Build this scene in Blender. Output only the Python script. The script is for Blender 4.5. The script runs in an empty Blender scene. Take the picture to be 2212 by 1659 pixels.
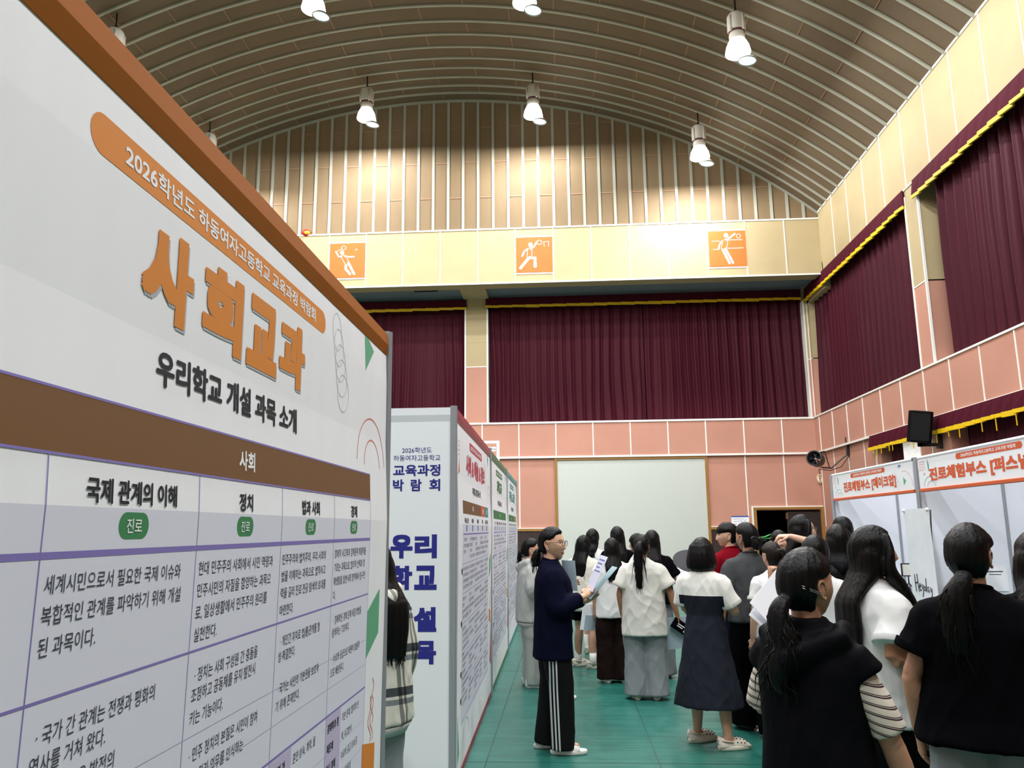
import bpy, math, random
from math import sin, cos, pi, sqrt, atan2, radians
from mathutils import Vector, Matrix, noise
import numpy as np
SC = bpy.context.scene
COL = SC.collection
# ---------------------------------------------------------------- camera
F_PX, PITCH, YAW, ROLL, CAM_H = 1708.0, 0.18192, 0.06343, -0.009546, 1.6
fw = Vector((-sin(YAW)*cos(PITCH), cos(YAW)*cos(PITCH), sin(PITCH)))
rt0 = Vector((cos(YAW), sin(YAW), 0)); up0 = rt0.cross(fw)
rt = cos(ROLL)*rt0 + sin(ROLL)*up0; up = -sin(ROLL)*rt0 + cos(ROLL)*up0
cam = bpy.data.cameras.new('camera'); cam.sensor_width = 36; cam.sensor_fit = 'HORIZONTAL'
cam.lens = F_PX*36/2212; cam.clip_start = 0.05
camo = bpy.data.objects.new('camera', cam); COL.objects.link(camo)
camo.matrix_world = Matrix(((rt.x, up.x, -fw.x, 0), (rt.y, up.y, -fw.y, 0), (rt.z, up.z, -fw.z, CAM_H), (0, 0, 0, 1)))
SC.camera = camo
# ---------------------------------------------------------------- colour management, world
vs = SC.view_settings
vs.view_transform = 'Standard'; vs.look = 'None'; vs.gamma = 1.0; vs.use_curve_mapping = False
vs.exposure = 0.15
SC.cycles.use_denoising = True
SC.cycles.max_bounces = 8; SC.cycles.diffuse_bounces = 5; SC.cycles.glossy_bounces = 3
SC.cycles.sample_clamp_indirect = 6
w = bpy.data.worlds.new('hall_world'); SC.world = w; w.use_nodes = True
w.node_tree.nodes['Background'].inputs[0].default_value = (0.9, 0.95, 1, 1)
w.node_tree.nodes['Background'].inputs[1].default_value = 0.02
LAMP_W = 430.0        # every high-bay lamp of the hall
LAMP_XY = [(x, y) for y in (18.4, 14.05, 9.7, 5.35, 1.0, -3.35) for x in (-8.95, -4.84, -0.57, 3.52)]
# ---------------------------------------------------------------- helpers
def lin(c):
    return tuple(((v/255)/12.92 if v/255 <= 0.04045 else ((v/255+0.055)/1.055)**2.4) for v in c)
MATS = {}
def mat(name, rgb, rough=0.6, spec=0.35, metal=0.0, var=0.0, vscale=6.0, bump=0.0, bscale=40.0, stretch=(1, 1, 1), emit=0, sheen=0, trans=0, alpha=1):
    if name in MATS: return MATS[name]
    m = bpy.data.materials.new(name); m.use_nodes = True
    nt = m.node_tree; b = nt.nodes['Principled BSDF']; c = (*lin(rgb), 1)
    b.inputs['Base Color'].default_value = c
    b.inputs['Roughness'].default_value = rough; b.inputs['Metallic'].default_value = metal
    b.inputs['Specular IOR Level'].default_value = spec
    if emit:
        b.inputs['Emission Color'].default_value = c; b.inputs['Emission Strength'].default_value = emit
    if sheen: b.inputs['Sheen Weight'].default_value = sheen; b.inputs['Sheen Roughness'].default_value = 0.5
    if trans: b.inputs['Transmission Weight'].default_value = trans
    if alpha < 1: b.inputs['Alpha'].default_value = alpha
    if var or bump:
        tc = nt.nodes.new('ShaderNodeTexCoord'); mp = nt.nodes.new('ShaderNodeMapping')
        nt.links.new(tc.outputs['Object'], mp.inputs[0]); mp.inputs['Scale'].default_value = stretch
        if var:
            n = nt.nodes.new('ShaderNodeTexNoise'); n.inputs['Scale'].default_value = vscale; n.inputs['Detail'].default_value = 4
            nt.links.new(mp.outputs[0], n.inputs['Vector'])
            r = nt.nodes.new('ShaderNodeValToRGB')
            r.color_ramp.elements[0].position = 0.3; r.color_ramp.elements[1].position = 0.7
            r.color_ramp.elements[0].color = (*[v*(1-var) for v in c[:3]], 1)
            r.color_ramp.elements[1].color = (*[min(1, v*(1+var)) for v in c[:3]], 1)
            nt.links.new(n.outputs['Fac'], r.inputs[0]); nt.links.new(r.outputs[0], b.inputs['Base Color'])
        if bump:
            n2 = nt.nodes.new('ShaderNodeTexNoise'); n2.inputs['Scale'].default_value = bscale; n2.inputs['Detail'].default_value = 5
            nt.links.new(mp.outputs[0], n2.inputs['Vector'])
            bp = nt.nodes.new('ShaderNodeBump'); bp.inputs['Strength'].default_value = bump; bp.inputs['Distance'].default_value = 0.01
            nt.links.new(n2.outputs['Fac'], bp.inputs['Height']); nt.links.new(bp.outputs[0], b.inputs['Normal'])
    MATS[name] = m
    return m
class MB:
    """collects vertices and faces; build() links them as one mesh object"""
    def __init__(s): s.v = []; s.f = []; s.m = []
    def add(s, vs_, fs, mi=0):
        o = len(s.v); s.v.extend([tuple(p) for p in vs_]); s.f.extend([tuple(i+o for i in q) for q in fs]); s.m.extend([mi]*len(fs)); return s
    def box(s, a, b, mi=0):
        x0, y0, z0 = [min(a[i], b[i]) for i in range(3)]; x1, y1, z1 = [max(a[i], b[i]) for i in range(3)]
        return s.add([(x0,y0,z0),(x1,y0,z0),(x1,y1,z0),(x0,y1,z0),(x0,y0,z1),(x1,y0,z1),(x1,y1,z1),(x0,y1,z1)],
                     [(0,3,2,1),(4,5,6,7),(0,1,5,4),(1,2,6,5),(2,3,7,6),(3,0,4,7)], mi)
    def bar(s, p, q, w_, h_, mi=0, upv=(0, 0, 1)):
        p, q = Vector(p), Vector(q); d = (q-p).normalized(); u = Vector(upv)
        if abs(d.dot(u)) > 0.95: u = Vector((1, 0, 0))
        a = d.cross(u).normalized()*w_/2; b = a.cross(d).normalized()*h_/2
        vs_ = [p-a-b, p+a-b, p+a+b, p-a+b, q-a-b, q+a-b, q+a+b, q-a+b]
        return s.add(vs_, [(3,2,1,0),(4,5,6,7),(0,1,5,4),(1,2,6,5),(2,3,7,6),(3,0,4,7)], mi)
    def loft(s, rings, mi=0, caps=True, closed=True):
        n = len(rings[0]); o = len(s.v)
        for r in rings: s.v.extend([tuple(p) for p in r])
        k = n if closed else n-1
        for i in range(len(rings)-1):
            for j in range(k):
                s.f.append((o+i*n+j, o+i*n+(j+1) % n, o+(i+1)*n+(j+1) % n, o+(i+1)*n+j)); s.m.append(mi)
        if caps:
            for r, rev in ((0, True), (len(rings)-1, False)):
                idx = [o+r*n+j for j in range(n)]; s.f.append(tuple(idx[::-1] if rev else idx)); s.m.append(mi)
        return s
    def tube(s, pts, rad, n=8, mi=0, flat=1.0, upv=None, caps=True):
        pts = [Vector(p) for p in pts]; m_ = len(pts)
        rad = [rad]*m_ if not hasattr(rad, '__len__') else rad
        rings = []; u = None
        for i, p in enumerate(pts):
            d = (pts[min(i+1, m_-1)]-pts[max(i-1, 0)]).normalized()
            if u is None:
                u = Vector(upv) if upv is not None else (Vector((0, 0, 1)) if abs(d.z) < 0.9 else Vector((0, 1, 0)))
            u = (u-d*u.dot(d)); u = u.normalized() if u.length > 1e-6 else d.orthogonal().normalized()
            a = d.cross(u)
            r = rad[i]; rx, ry = (r if hasattr(r, '__len__') else (r, r*flat))
            rings.append([p + a*(rx*cos(2*pi*j/n)) + u*(ry*sin(2*pi*j/n)) for j in range(n)])
        return s.loft(rings, mi, caps)
    def lathe(s, prof, c=(0, 0, 0), n=24, mi=0, caps=False):
        return s.loft([[(c[0]+r*cos(2*pi*j/n), c[1]+r*sin(2*pi*j/n), c[2]+z) for j in range(n)] for r, z in prof], mi, caps)
    def ball(s, c, r, n=12, m_=8, mi=0):
        rx, ry, rz = r if hasattr(r, '__len__') else (r, r, r)
        return s.loft([[(c[0]+rx*sin(t)*cos(2*pi*j/n), c[1]+ry*sin(t)*sin(2*pi*j/n), c[2]-rz*cos(t)) for j in range(n)] for t in [0.02+(pi-0.04)*i/m_ for i in range(m_+1)]], mi, True)
    def sub(s, other, M=None, mi=None):
        o = len(s.v)
        s.v.extend([tuple(M @ Vector(p)) if M is not None else p for p in other.v])
        s.f.extend([tuple(i+o for i in q) for q in other.f]); s.m.extend(other.m if mi is None else [mi]*len(other.f)); return s
    def build(s, name, mats, parent=None, smooth=False, origin=None, bevel=0):
        me = bpy.data.meshes.new(name)
        v = s.v if origin is None else [(p[0]-origin[0], p[1]-origin[1], p[2]-origin[2]) for p in s.v]
        me.from_pydata(v, [], s.f)
        if not isinstance(mats, (list, tuple)): mats = [mats]
        for m in mats: me.materials.append(m)
        if len(mats) > 1: me.polygons.foreach_set('material_index', s.m)
        if smooth: me.polygons.foreach_set('use_smooth', [True]*len(s.f))
        me.update()
        o = bpy.data.objects.new(name, me); COL.objects.link(o)
        if origin is not None: o.location = origin
        if parent is not None: o.parent = parent
        if bevel:
            b = o.modifiers.new('b', 'BEVEL'); b.width = bevel; b.segments = 2; b.limit_method = 'ANGLE'
        return o
def tag(o, label, cat, group=None):
    o['label'] = label; o['category'] = cat
    if group: o['group'] = group
    return o
def thing(name, label, cat, loc=(0, 0, 0), rz=0.0, group=None):
    o = bpy.data.objects.new(name, None); COL.objects.link(o); o.location = loc; o.rotation_euler = (0, 0, rz)
    o.empty_display_size = 0.1
    return tag(o, label, cat, group)
def struct(o): o['kind'] = 'structure'; return o
def copy_tree(o, parent=None):
    c = o.copy(); COL.objects.link(c)
    if parent is not None: c.parent = parent
    for ch in list(o.children): copy_tree(ch, c)
    return c
# ---------------------------------------------------------------- room dimensions (metres, floor at z = 0)
XL, XR, YB, YG, YN = -12.93, 6.76, 21.43, 19.98, -9.0
AX, AZ, AR = -3.086, -1.867, 15.159                 # axis and radius of the vault
def vault(x): return AZ + sqrt(AR*AR-(x-AX)**2)
EAVE = vault(XR)
WHITE = mat('white_trim', (236, 234, 226), 0.5)
CREAM = mat('cream_board', (178, 160, 122), 0.7, var=0.04, vscale=1.5, bump=0.15, bscale=60)
PINK = mat('pink_board', (188, 136, 117), 0.75, var=0.05, vscale=1.2, bump=0.25, bscale=80)
BROWN = mat('tan_ceiling_board', (106, 90, 70), 0.7, var=0.06, vscale=1.0, bump=0.15, bscale=50)
TAN = mat('tan_gable_board', (128, 108, 82), 0.6, spec=0.15, var=0.08, vscale=1.6, bump=0.1, bscale=20, stretch=(1, 1, 0.4))
BATTEN = mat('grey_batten', (166, 166, 152), 0.5)
JOINT = mat('tan_joint', (150, 116, 90), 0.6)
WOODF = mat('oak_frame', (150, 108, 52), 0.5, var=0.15, vscale=8, stretch=(6, 6, 1))
DARKRIB = mat('dark_ribbed_wood', (58, 44, 42), 0.6)
GREYP = mat('grey_blue_paint', (120, 130, 138), 0.7)
BLACK = mat('black_void', (12, 12, 12), 0.9)
# floor: teal mats with seams and shallow ripples
def floor_mat():
    m = mat('teal_floor_mat', (34, 100, 90), 0.33, spec=0.5)
    nt = m.node_tree; b = nt.nodes['Principled BSDF']
    tc = nt.nodes.new('ShaderNodeTexCoord')
    mp = nt.nodes.new('ShaderNodeMapping'); mp.inputs['Scale'].default_value = (0.5, 5.0, 1)
    nt.links.new(tc.outputs['Object'], mp.inputs[0])
    n = nt.nodes.new('ShaderNodeTexNoise'); n.inputs['Scale'].default_value = 1.0; n.inputs['Detail'].default_value = 3
    nt.links.new(mp.outputs[0], n.inputs['Vector'])
    n3 = nt.nodes.new('ShaderNodeTexNoise'); n3.inputs['Scale'].default_value = 0.8; n3.inputs['Detail'].default_value = 5
    nt.links.new(tc.outputs['Object'], n3.inputs['Vector'])
    r = nt.nodes.new('ShaderNodeValToRGB')
    r.color_ramp.elements[0].position = 0.3; r.color_ramp.elements[1].position = 0.75
    r.color_ramp.elements[0].color = (*lin((28, 92, 82)), 1); r.color_ramp.elements[1].color = (*lin((38, 108, 96)), 1)
    nt.links.new(n3.outputs['Fac'], r.inputs[0]); nt.links.new(r.outputs[0], b.inputs['Base Color'])
    bp = nt.nodes.new('ShaderNodeBump'); bp.inputs['Strength'].default_value = 0.5; bp.inputs['Distance'].default_value = 0.03
    nt.links.new(n.outputs['Fac'], bp.inputs['Height']); nt.links.new(bp.outputs[0], b.inputs['Normal'])
    return m
SEAM = mat('floor_seam', (22, 66, 60), 0.6)
mb = MB().box((XL, YN, -0.1), (XR, YB+0.6, 0))
for k in range(-10, 7): mb.box((0.62+1.2*k-0.004, YN, 0), (0.62+1.2*k+0.004, YB, 0.0012), 1)
for k in range(-2, 6): mb.box((XL, 5.9+3.6*k-0.004, 0), (XR, 5.9+3.6*k+0.004, 0.0012), 1)
struct(mb.build('floor', [floor_mat(), SEAM]))
# ceiling: barrel vault of boards, cross battens and staggered joints
mb = MB(); NA = 72
a0 = math.asin((XL-AX)/AR); a1 = math.asin((XR-AX)/AR)
def arcpt(a, r, y): return (AX+r*sin(a), y, AZ+r*cos(a))
for i in range(NA):
    p, q = a0+(a1-a0)*i/NA, a0+(a1-a0)*(i+1)/NA
    mb.add([arcpt(p, AR, YN), arcpt(q, AR, YN), arcpt(q, AR, YG+0.3), arcpt(p, AR, YG+0.3)], [(0, 3, 2, 1)], 0)
ribs = [19.96, 19.54, 19.175, 18.777, 18.351, 17.92, 17.454, 16.953, 16.459, 15.9]
while ribs[-1] > YN: ribs.append(ribs[-1]-0.5)
def arcstrip(y0, y1, aa, ab, d, mi, n):
    rings = []
    for i in range(n+1):
        a = aa+(ab-aa)*i/n
        rings.append([arcpt(a, AR+0.01, y0), arcpt(a, AR-d, y0), arcpt(a, AR-d, y1), arcpt(a, AR+0.01, y1)])
    mb.loft(rings, mi)
for k, y in enumerate(ribs):
    arcstrip(y-0.028, y+0.028, a0, a1, 0.035, 1, NA)
    if k+1 < len(ribs):
        for j in range(10):
            a = a0+(a1-a0)*0.02 + (j+(0.5 if k % 2 else 0))*2.06/AR
            if a < a1-0.01: arcstrip(ribs[k+1]+0.03, y-0.03, a-0.012/AR, a+0.012/AR, 0.012, 2, 1)
struct(mb.build('ceiling', [BROWN, BATTEN, JOINT], smooth=False))
# gable above the beam: tall boards, battens, joints
mb = MB()
xs = np.linspace(XL, XR, 81)
for i in range(80):
    mb.add([(xs[i], YG, 9.4), (xs[i+1], YG, 9.4), (xs[i+1], YG, vault(xs[i+1])+0.02), (xs[i], YG, vault(xs[i])+0.02)], [(0, 1, 2, 3)], 0)
bx = [-1.7294+0.4068*k for k in range(-27, 21)]
for k, x in enumerate(bx):
    if XL < x < XR-0.05:
        mb.box((x-0.035, YG-0.028, 9.515), (x+0.035, YG+0.01, vault(x)), 1)
        z = 10.42 + (1.02 if k % 2 else 0)
        while z < min(vault(x), vault(x+0.4))-0.1 and x+0.37 < XR:
            mb.box((x+0.035, YG-0.012, z-0.016), (x+0.372, YG, z+0.016), 2); z += 2.04
rings = []
for x in np.linspace(XL, XR, 81): rings.append([(x, YG-0.06, vault(x)-0.05), (x, YG, vault(x)-0.05), (x, YG, vault(x)), (x, YG-0.06, vault(x))])
mb.loft(rings, 1)
struct(mb.build('wall_gable', [TAN, BATTEN, JOINT]))
# deep cream beam with board seams, its soffit behind
mb = MB()
mb.box((XL, 19.95, 7.98), (XR, 20.4, 9.5), 0)
mb.box((XL, 20.4, 8.1), (XR, YB+0.6, 8.5), 2)
mb.box((-2.7, 20.4, 8.0), (-2.0, YB+0.1, 8.12), 0)
for z in (7.985, 9.49): mb.box((XL, 19.93, z-0.02), (XR, 19.96, z+0.02), 1)
for k in range(-13, 7):
    x = -0.148+1.003*k
    mb.box((x-0.013, 19.938, 8.0), (x+0.013, 19.955, 9.48), 1)
for x in (-6.163, -1.148, 3.88):
    for z in (8.225, 9.245): mb.box((x+0.01, 19.936, z-0.018), (x+0.985, 19.955, z+0.018), 1)
mb.box((-4.0, 20.62, 8.085), (-3.35, 20.86, 8.11), 3)
struct(mb.build('trim_1', [CREAM, WHITE, GREYP, BLACK]))
# back wall below the beam
DX0, DX1, DZ = 4.98, 6.74, 2.03
mb = MB()
mb.box((XL, YB, 0), (DX0, YB+0.3, 3.54), 0); mb.box((DX0, YB, DZ), (XR, YB+0.3, 3.54), 0); mb.box((DX1, YB, 0), (XR, YB+0.3, DZ), 0)
mb.box((XL, YB-0.06, 3.5), (XR, YB+0.5, 4.46), 0)
for z in (3.51, 4.45): mb.box((XL, YB-0.09, z-0.025), (XR, YB-0.05, z+0.025), 1)
mb.box((XL, YB-0.085, 4.44), (XR, YB+0.5, 4.475), 1)
for k in range(-13, 7):
    x = -0.18+1.003*k
    mb.box((x-0.015, YB-0.075, 3.53), (x+0.015, YB-0.055, 4.43), 1)
    if not (-0.2 < x < 3.7): mb.box((x-0.015, YB-0.012, 1.62 if x < 4.9 else DZ+0.06), (x+0.015, YB+0.01, 3.49), 1)
for xa, xb in ((-2.66, -2.04), (-9.4, -8.8), (6.66, XR)):
    mb.box((xa, YB, 4.47), (xb, YB+0.5, 6.05), 0); mb.box((xa, YB, 6.05), (xb, YB+0.5, 8.1), 2)
    mb.box((xa, YB-0.01, 6.04), (xb, YB+0.01, 6.065), 1)
    for x in (xa, xb): mb.box((x-0.02, YB-0.015, 4.47), (x+0.02, YB+0.5, 7.7), 1)
mb.box((-2.66, YB-0.004, 6.75), (-2.04, YB+0.01, 6.765), 2)
mb.box((XL, YB+0.5, 4.3), (XR, YB+0.6, 8.2), 3)
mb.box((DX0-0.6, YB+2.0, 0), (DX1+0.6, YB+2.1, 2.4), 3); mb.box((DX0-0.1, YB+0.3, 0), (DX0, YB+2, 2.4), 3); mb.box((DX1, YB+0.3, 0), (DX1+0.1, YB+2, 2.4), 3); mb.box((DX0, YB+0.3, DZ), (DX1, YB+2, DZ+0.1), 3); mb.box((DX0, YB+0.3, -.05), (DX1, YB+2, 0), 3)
struct(mb.build('wall_back', [PINK, WHITE, CREAM, BLACK]))
mb = MB()
for xa, xb in ((XL, -0.22), (3.84, DX0-0.05)):
    mb.box((xa, YB-0.015, 0), (xb, YB, 1.57), 0)
    x = xa+0.02
    while x < xb-0.02: mb.box((x, YB-0.035, 0.1), (x+0.03, YB-0.01, 1.57), 0); x += 0.06
    mb.box((xa, YB-0.05, 1.55), (xb, YB, 1.615), 1); mb.box((xa, YB-0.052, 1.615), (xb, YB, 1.635), 2)
    mb.box((xa, YB-0.05, 0), (xb, YB, 0.1), 1)
struct(mb.build('trim_2', [DARKRIB, WOODF, WHITE]))
# door: oak frame, one leaf closed and one opening dark
mb = MB()
for x in (DX0-0.02, DX1-0.05): mb.box((x, YB-0.05, 0), (x+0.08, YB+0.1, DZ+0.02), 0)
mb.box((DX0-0.02, YB-0.05, DZ+0.02), (DX1+0.03, YB+0.1, DZ+0.08), 0)
mb.box((DX0-0.06, YB-0.04, 0), (DX0-0.02, YB, DZ+0.08), 1); mb.box((DX0-0.06, YB-0.04, DZ+0.08), (DX1+0.02, YB, DZ+0.11), 1)
d = struct(mb.build('door_1', [WOODF, WHITE]))
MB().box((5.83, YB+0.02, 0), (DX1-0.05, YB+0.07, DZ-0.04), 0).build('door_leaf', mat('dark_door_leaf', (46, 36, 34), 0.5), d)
MB().box((5.80, YB+0.0, 1.8), (5.86, YB+0.03, 1.96), 0).build('door_closer', mat('dark_oak', (96, 72, 44), 0.5), d)
# right wall with two curtained bays
mb = MB()
mb.box((XR, YN, 0), (XR+0.3, 17.55, 2.0), 0); mb.box((XR, 17.3, 0), (XR+0.3, YB+0.6, 3.56), 0); mb.box((XR, 14.2, 2.0), (XR+0.3, 15.4, 3.56), 0)
mb.box((XR-0.06, YN, 3.52), (XR+0.5, YB, 4.46), 0)
mb.box((XR, YN, 8.03), (XR+0.5, 19.96, EAVE+0.03), 2); mb.box((XR, 19.9, 7.6), (XR+.5, YB+0.6, 8.3), 2)
mb.box((XR-0.085, YN, 4.44), (XR+0.6, YB, 4.475), 1); mb.box((XR-0.09, YN, 3.49), (XR-0.05, YB, 3.535), 1)
mb.box((XR-0.02, YN, 8.02), (XR, 19.94, 8.05), 1); mb.box((XR-0.02, YN, EAVE-0.03), (XR, 19.94, EAVE+0.02), 1)
for ya, yb in ((14.47, 15.0), (7.9, 8.43), (21.26, YB)):
    mb.box((XR, ya, 4.47), (XR+0.5, yb, 6.05), 0); mb.box((XR, ya, 6.05), (XR+0.5, yb, 8.05), 2)
    mb.box((XR-0.01, ya, 6.04), (XR+0.45, yb, 6.065), 1)
    for y in (ya, yb) if yb < 20 else (): mb.box((XR-0.02, y-0.02, 4.47), (XR+0.02, y+0.02, 7.9), 1)
for k in range(-24, 7):
    y = 14.86+1.015*k
    if y < 21.4: mb.box((XR-0.075, y-0.012, 3.53), (XR-0.055, y+0.012, 4.43), 1)
    if 17.5 < y < 21.3: mb.box((XR-0.012, y+0.3-0.012, 1.6), (XR+0.01, y+0.3+0.012, 3.5), 1)
    if y < 19.9: mb.box((XR-0.012, y-0.012, 8.05), (XR+0.01, y+0.012, EAVE-0.03), 1)
for y in (17.55, 14.9): mb.box((XR-0.015, y-0.02, 2.0), (XR+0.02, y+0.02, 3.5), 1)
mb.box((XR+0.5, YN, 1.8), (XR+0.6, YB+0.6, 8.2), 3)
struct(mb.build('wall_right', [PINK, WHITE, CREAM, BLACK]))
MARW = mat('maroon_bay_cloth', (70, 20, 32), 0.8, spec=0.1); STAGE = mat('stage_wall_brown', (112, 84, 66), 0.7)
mb = MB().box((XL-0.3, YN, 0), (XL, YB+0.6, 4.47), 0).box((XL-0.3, YN, 8.03), (XL, YB+0.6, vault(XL)+0.05), 1).box((XL-0.3, YN, 4.47), (XL-0.15, YB+0.6, 8.03), 2)
for y in (21.0, 14.7, 8.2, 1.7, -4.8): mb.box((XL-0.3, y-0.27, 4.47), (XL, y+0.27, 8.03), 1)
struct(mb.build('wall_left', [PINK, CREAM, MARW]))
struct(MB().box((XL, YN-0.3, 0), (XR+0.6, YN, 13.4), 0).build('wall_near', [STAGE]))
# ---------------------------------------------------------------- high-bay lamps
LBODY = mat('lamp_body_white', (205, 198, 186), 0.45)
LRING = mat('lamp_ring_maroon', (96, 48, 56), 0.5)
LGLOW = mat('lamp_shade_glow', (255, 253, 248), 0.3, emit=5.0)
LGLASS = mat('lamp_cover_painted_glow', (120, 124, 124), 0.3, emit=4.2)  # cover is no source; emission stands in for lamp light falling on it
LWIRE = mat('black_cable', (16, 16, 16), 0.6)
LRIM = mat('lamp_cover_rim', (140, 140, 130), 0.5)
def make_lamp():
    r = thing('high_bay_lamp', '', 'lamp')
    mb = MB().tube([(0, 0, 1.26), (0.004, 0, 1.0), (0, 0, 0.9)], 0.016, 6)
    mb.tube([(0, 0, 1.0), (-0.06, 0, 0.9), (-0.13, 0.0, 0.86)], 0.01, 5).tube([(0, 0, 1.0), (0.05, 0, 0.92), (0.1, 0.02, 0.86)], 0.01, 5)
    mb.build('cable', LWIRE, r, True)
    # body: cylinder with a broad fin each side and a notched top
    mb = MB().lathe([(0.02, 0.88), (0.13, 0.88), (0.165, 0.83), (0.172, 0.8), (0.172, 0.53), (0.15, 0.5), (0.02, 0.5)], n=28)
    for a in (0.6, 2.2, 3.75, 5.3):
        mb.bar((0.165*cos(a), 0.165*sin(a), 0.8), (0.165*cos(a), 0.165*sin(a), 0.48), 0.07, 0.04)
    mb.build('ballast_body', LBODY, r, True)
    MB().lathe([(0.10, 0.5), (0.158, 0.5), (0.158, 0.465), (0.10, 0.465)], n=28).build('ring', LRING, r, True)
    MB().lathe([(0.02, 0.47), (0.145, 0.47), (0.15, 0.44), (0.15, 0.32), (0.02, 0.32)], n=28).build('neck', LBODY, r, True)
    mb = MB().lathe([(0.14, 0.33), (0.17, 0.28), (0.215, 0.18), (0.24, 0.06), (0.24, 0.045), (0.225, 0.05), (0.2, 0.18), (0.16, 0.27), (0.02, 0.29)], n=32)
    mb.build('glowing_shade', LGLOW, r, True)
    # loose round cover hanging open on a hinge below the rim
    c = MB().lathe([(0.005, 0.012), (0.165, 0.012), (0.17, 0.0), (0.165, -0.012), (0.005, -0.012)], n=28)
    M = Matrix.Translation((0.165, 0.0, -0.10)) @ Matrix.Rotation(0.12, 4, 'Y')
    cv = MB().sub(c, M).build('hanging_cover', LGLASS, r, True)
    rim = MB().lathe([(0.168, 0.0), (0.182, 0.0), (0.182, -0.03), (0.168, -0.03), (0.168, 0.0)], n=28)
    MB().sub(rim, M).build('cover_rim', LRIM, cv, True)
    MB().tube([(0.235, 0.05, 0.06), (0.25, 0.05, -0.03), (0.26, 0.05, -0.11)], 0.008, 6).build('hinge', LRIM, cv, True)
    return r
lamp0 = make_lamp()
lamp0['label'] = 'lamp'
l = bpy.data.lights.new('lamp_light', 'AREA'); l.shape = 'DISK'; l.size = 0.4; l.energy = LAMP_W; l.color = (0.97, 0.985, 1.0)
lo = bpy.data.objects.new('lamp_light', l); COL.objects.link(lo); lo.parent = lamp0; lo.location = (0, 0, 0.035)
names = {(0, 0): 'grey high-bay lamp low over the orange board edge, nearer the gable', (0, 1): 'lit high-bay lamp in front of the gable, leftmost of three in a row',
         (0, 2): 'lit high-bay lamp hanging in front of the middle of the gable', (0, 3): 'lit high-bay lamp in front of the gable, near the right wall',
         (1, 0): 'grey high-bay lamp at the upper left above the orange board edge', (1, 1): 'lit high-bay lamp cut off by the top edge, left of centre',
         (1, 2): 'lit high-bay lamp cut off by the top edge, at the centre', (1, 3): 'lit high-bay lamp large at the upper right, nearest whole lamp'}
for i, (x, y) in enumerate(LAMP_XY):
    row, c = divmod(i, 4)
    o = lamp0 if i == 0 else copy_tree(lamp0)
    zc = vault(x); o.location = (x, y, zc-1.27)
    o['label'] = names.get((row, c), 'high-bay lamp of the hall rows behind the viewer')
    o['group'] = 'high-bay lamps under the vault' if row < 2 else 'high-bay lamps out of view'
# ---------------------------------------------------------------- printing: flat lettering laid on a surface
_TX = {}
def glyphs(body, bold):
    k = (body, bold)
    if k not in _TX:
        cu = bpy.data.curves.new('lettering', 'FONT'); cu.body = body; cu.resolution_u = 3
        o = bpy.data.objects.new('lettering', cu); COL.objects.link(o)
        m = o.to_mesh()
        v = np.array([p.co[:2] for p in m.vertices]) if len(m.vertices) else np.zeros((1, 2))
        f = [tuple(p.vertices) for p in m.polygons]
        o.to_mesh_clear(); bpy.data.objects.remove(o); bpy.data.curves.remove(cu)
        nv = len(v)
        if bold:                                   # heavier weight: the same letter laid again around itself
            n = 4 if bold < 0.03 else (8 if bold < 0.05 else 12); V, F = [v], list(f)
            for q in range(n):
                a = 2*pi*(q+0.5)/n; r = bold/max(abs(cos(a)), abs(sin(a)))*0.92
                V.append(v+np.array([r*cos(a), r*sin(a)])); F += [tuple(i+nv*(q+1) for i in t) for t in f]
            v = np.concatenate(V); f = F
        _TX[k] = (v, f, v.min(0), v.max(0), np.repeat(np.arange(len(v)//nv), nv)*0.00003)
    return _TX[k]
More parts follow.
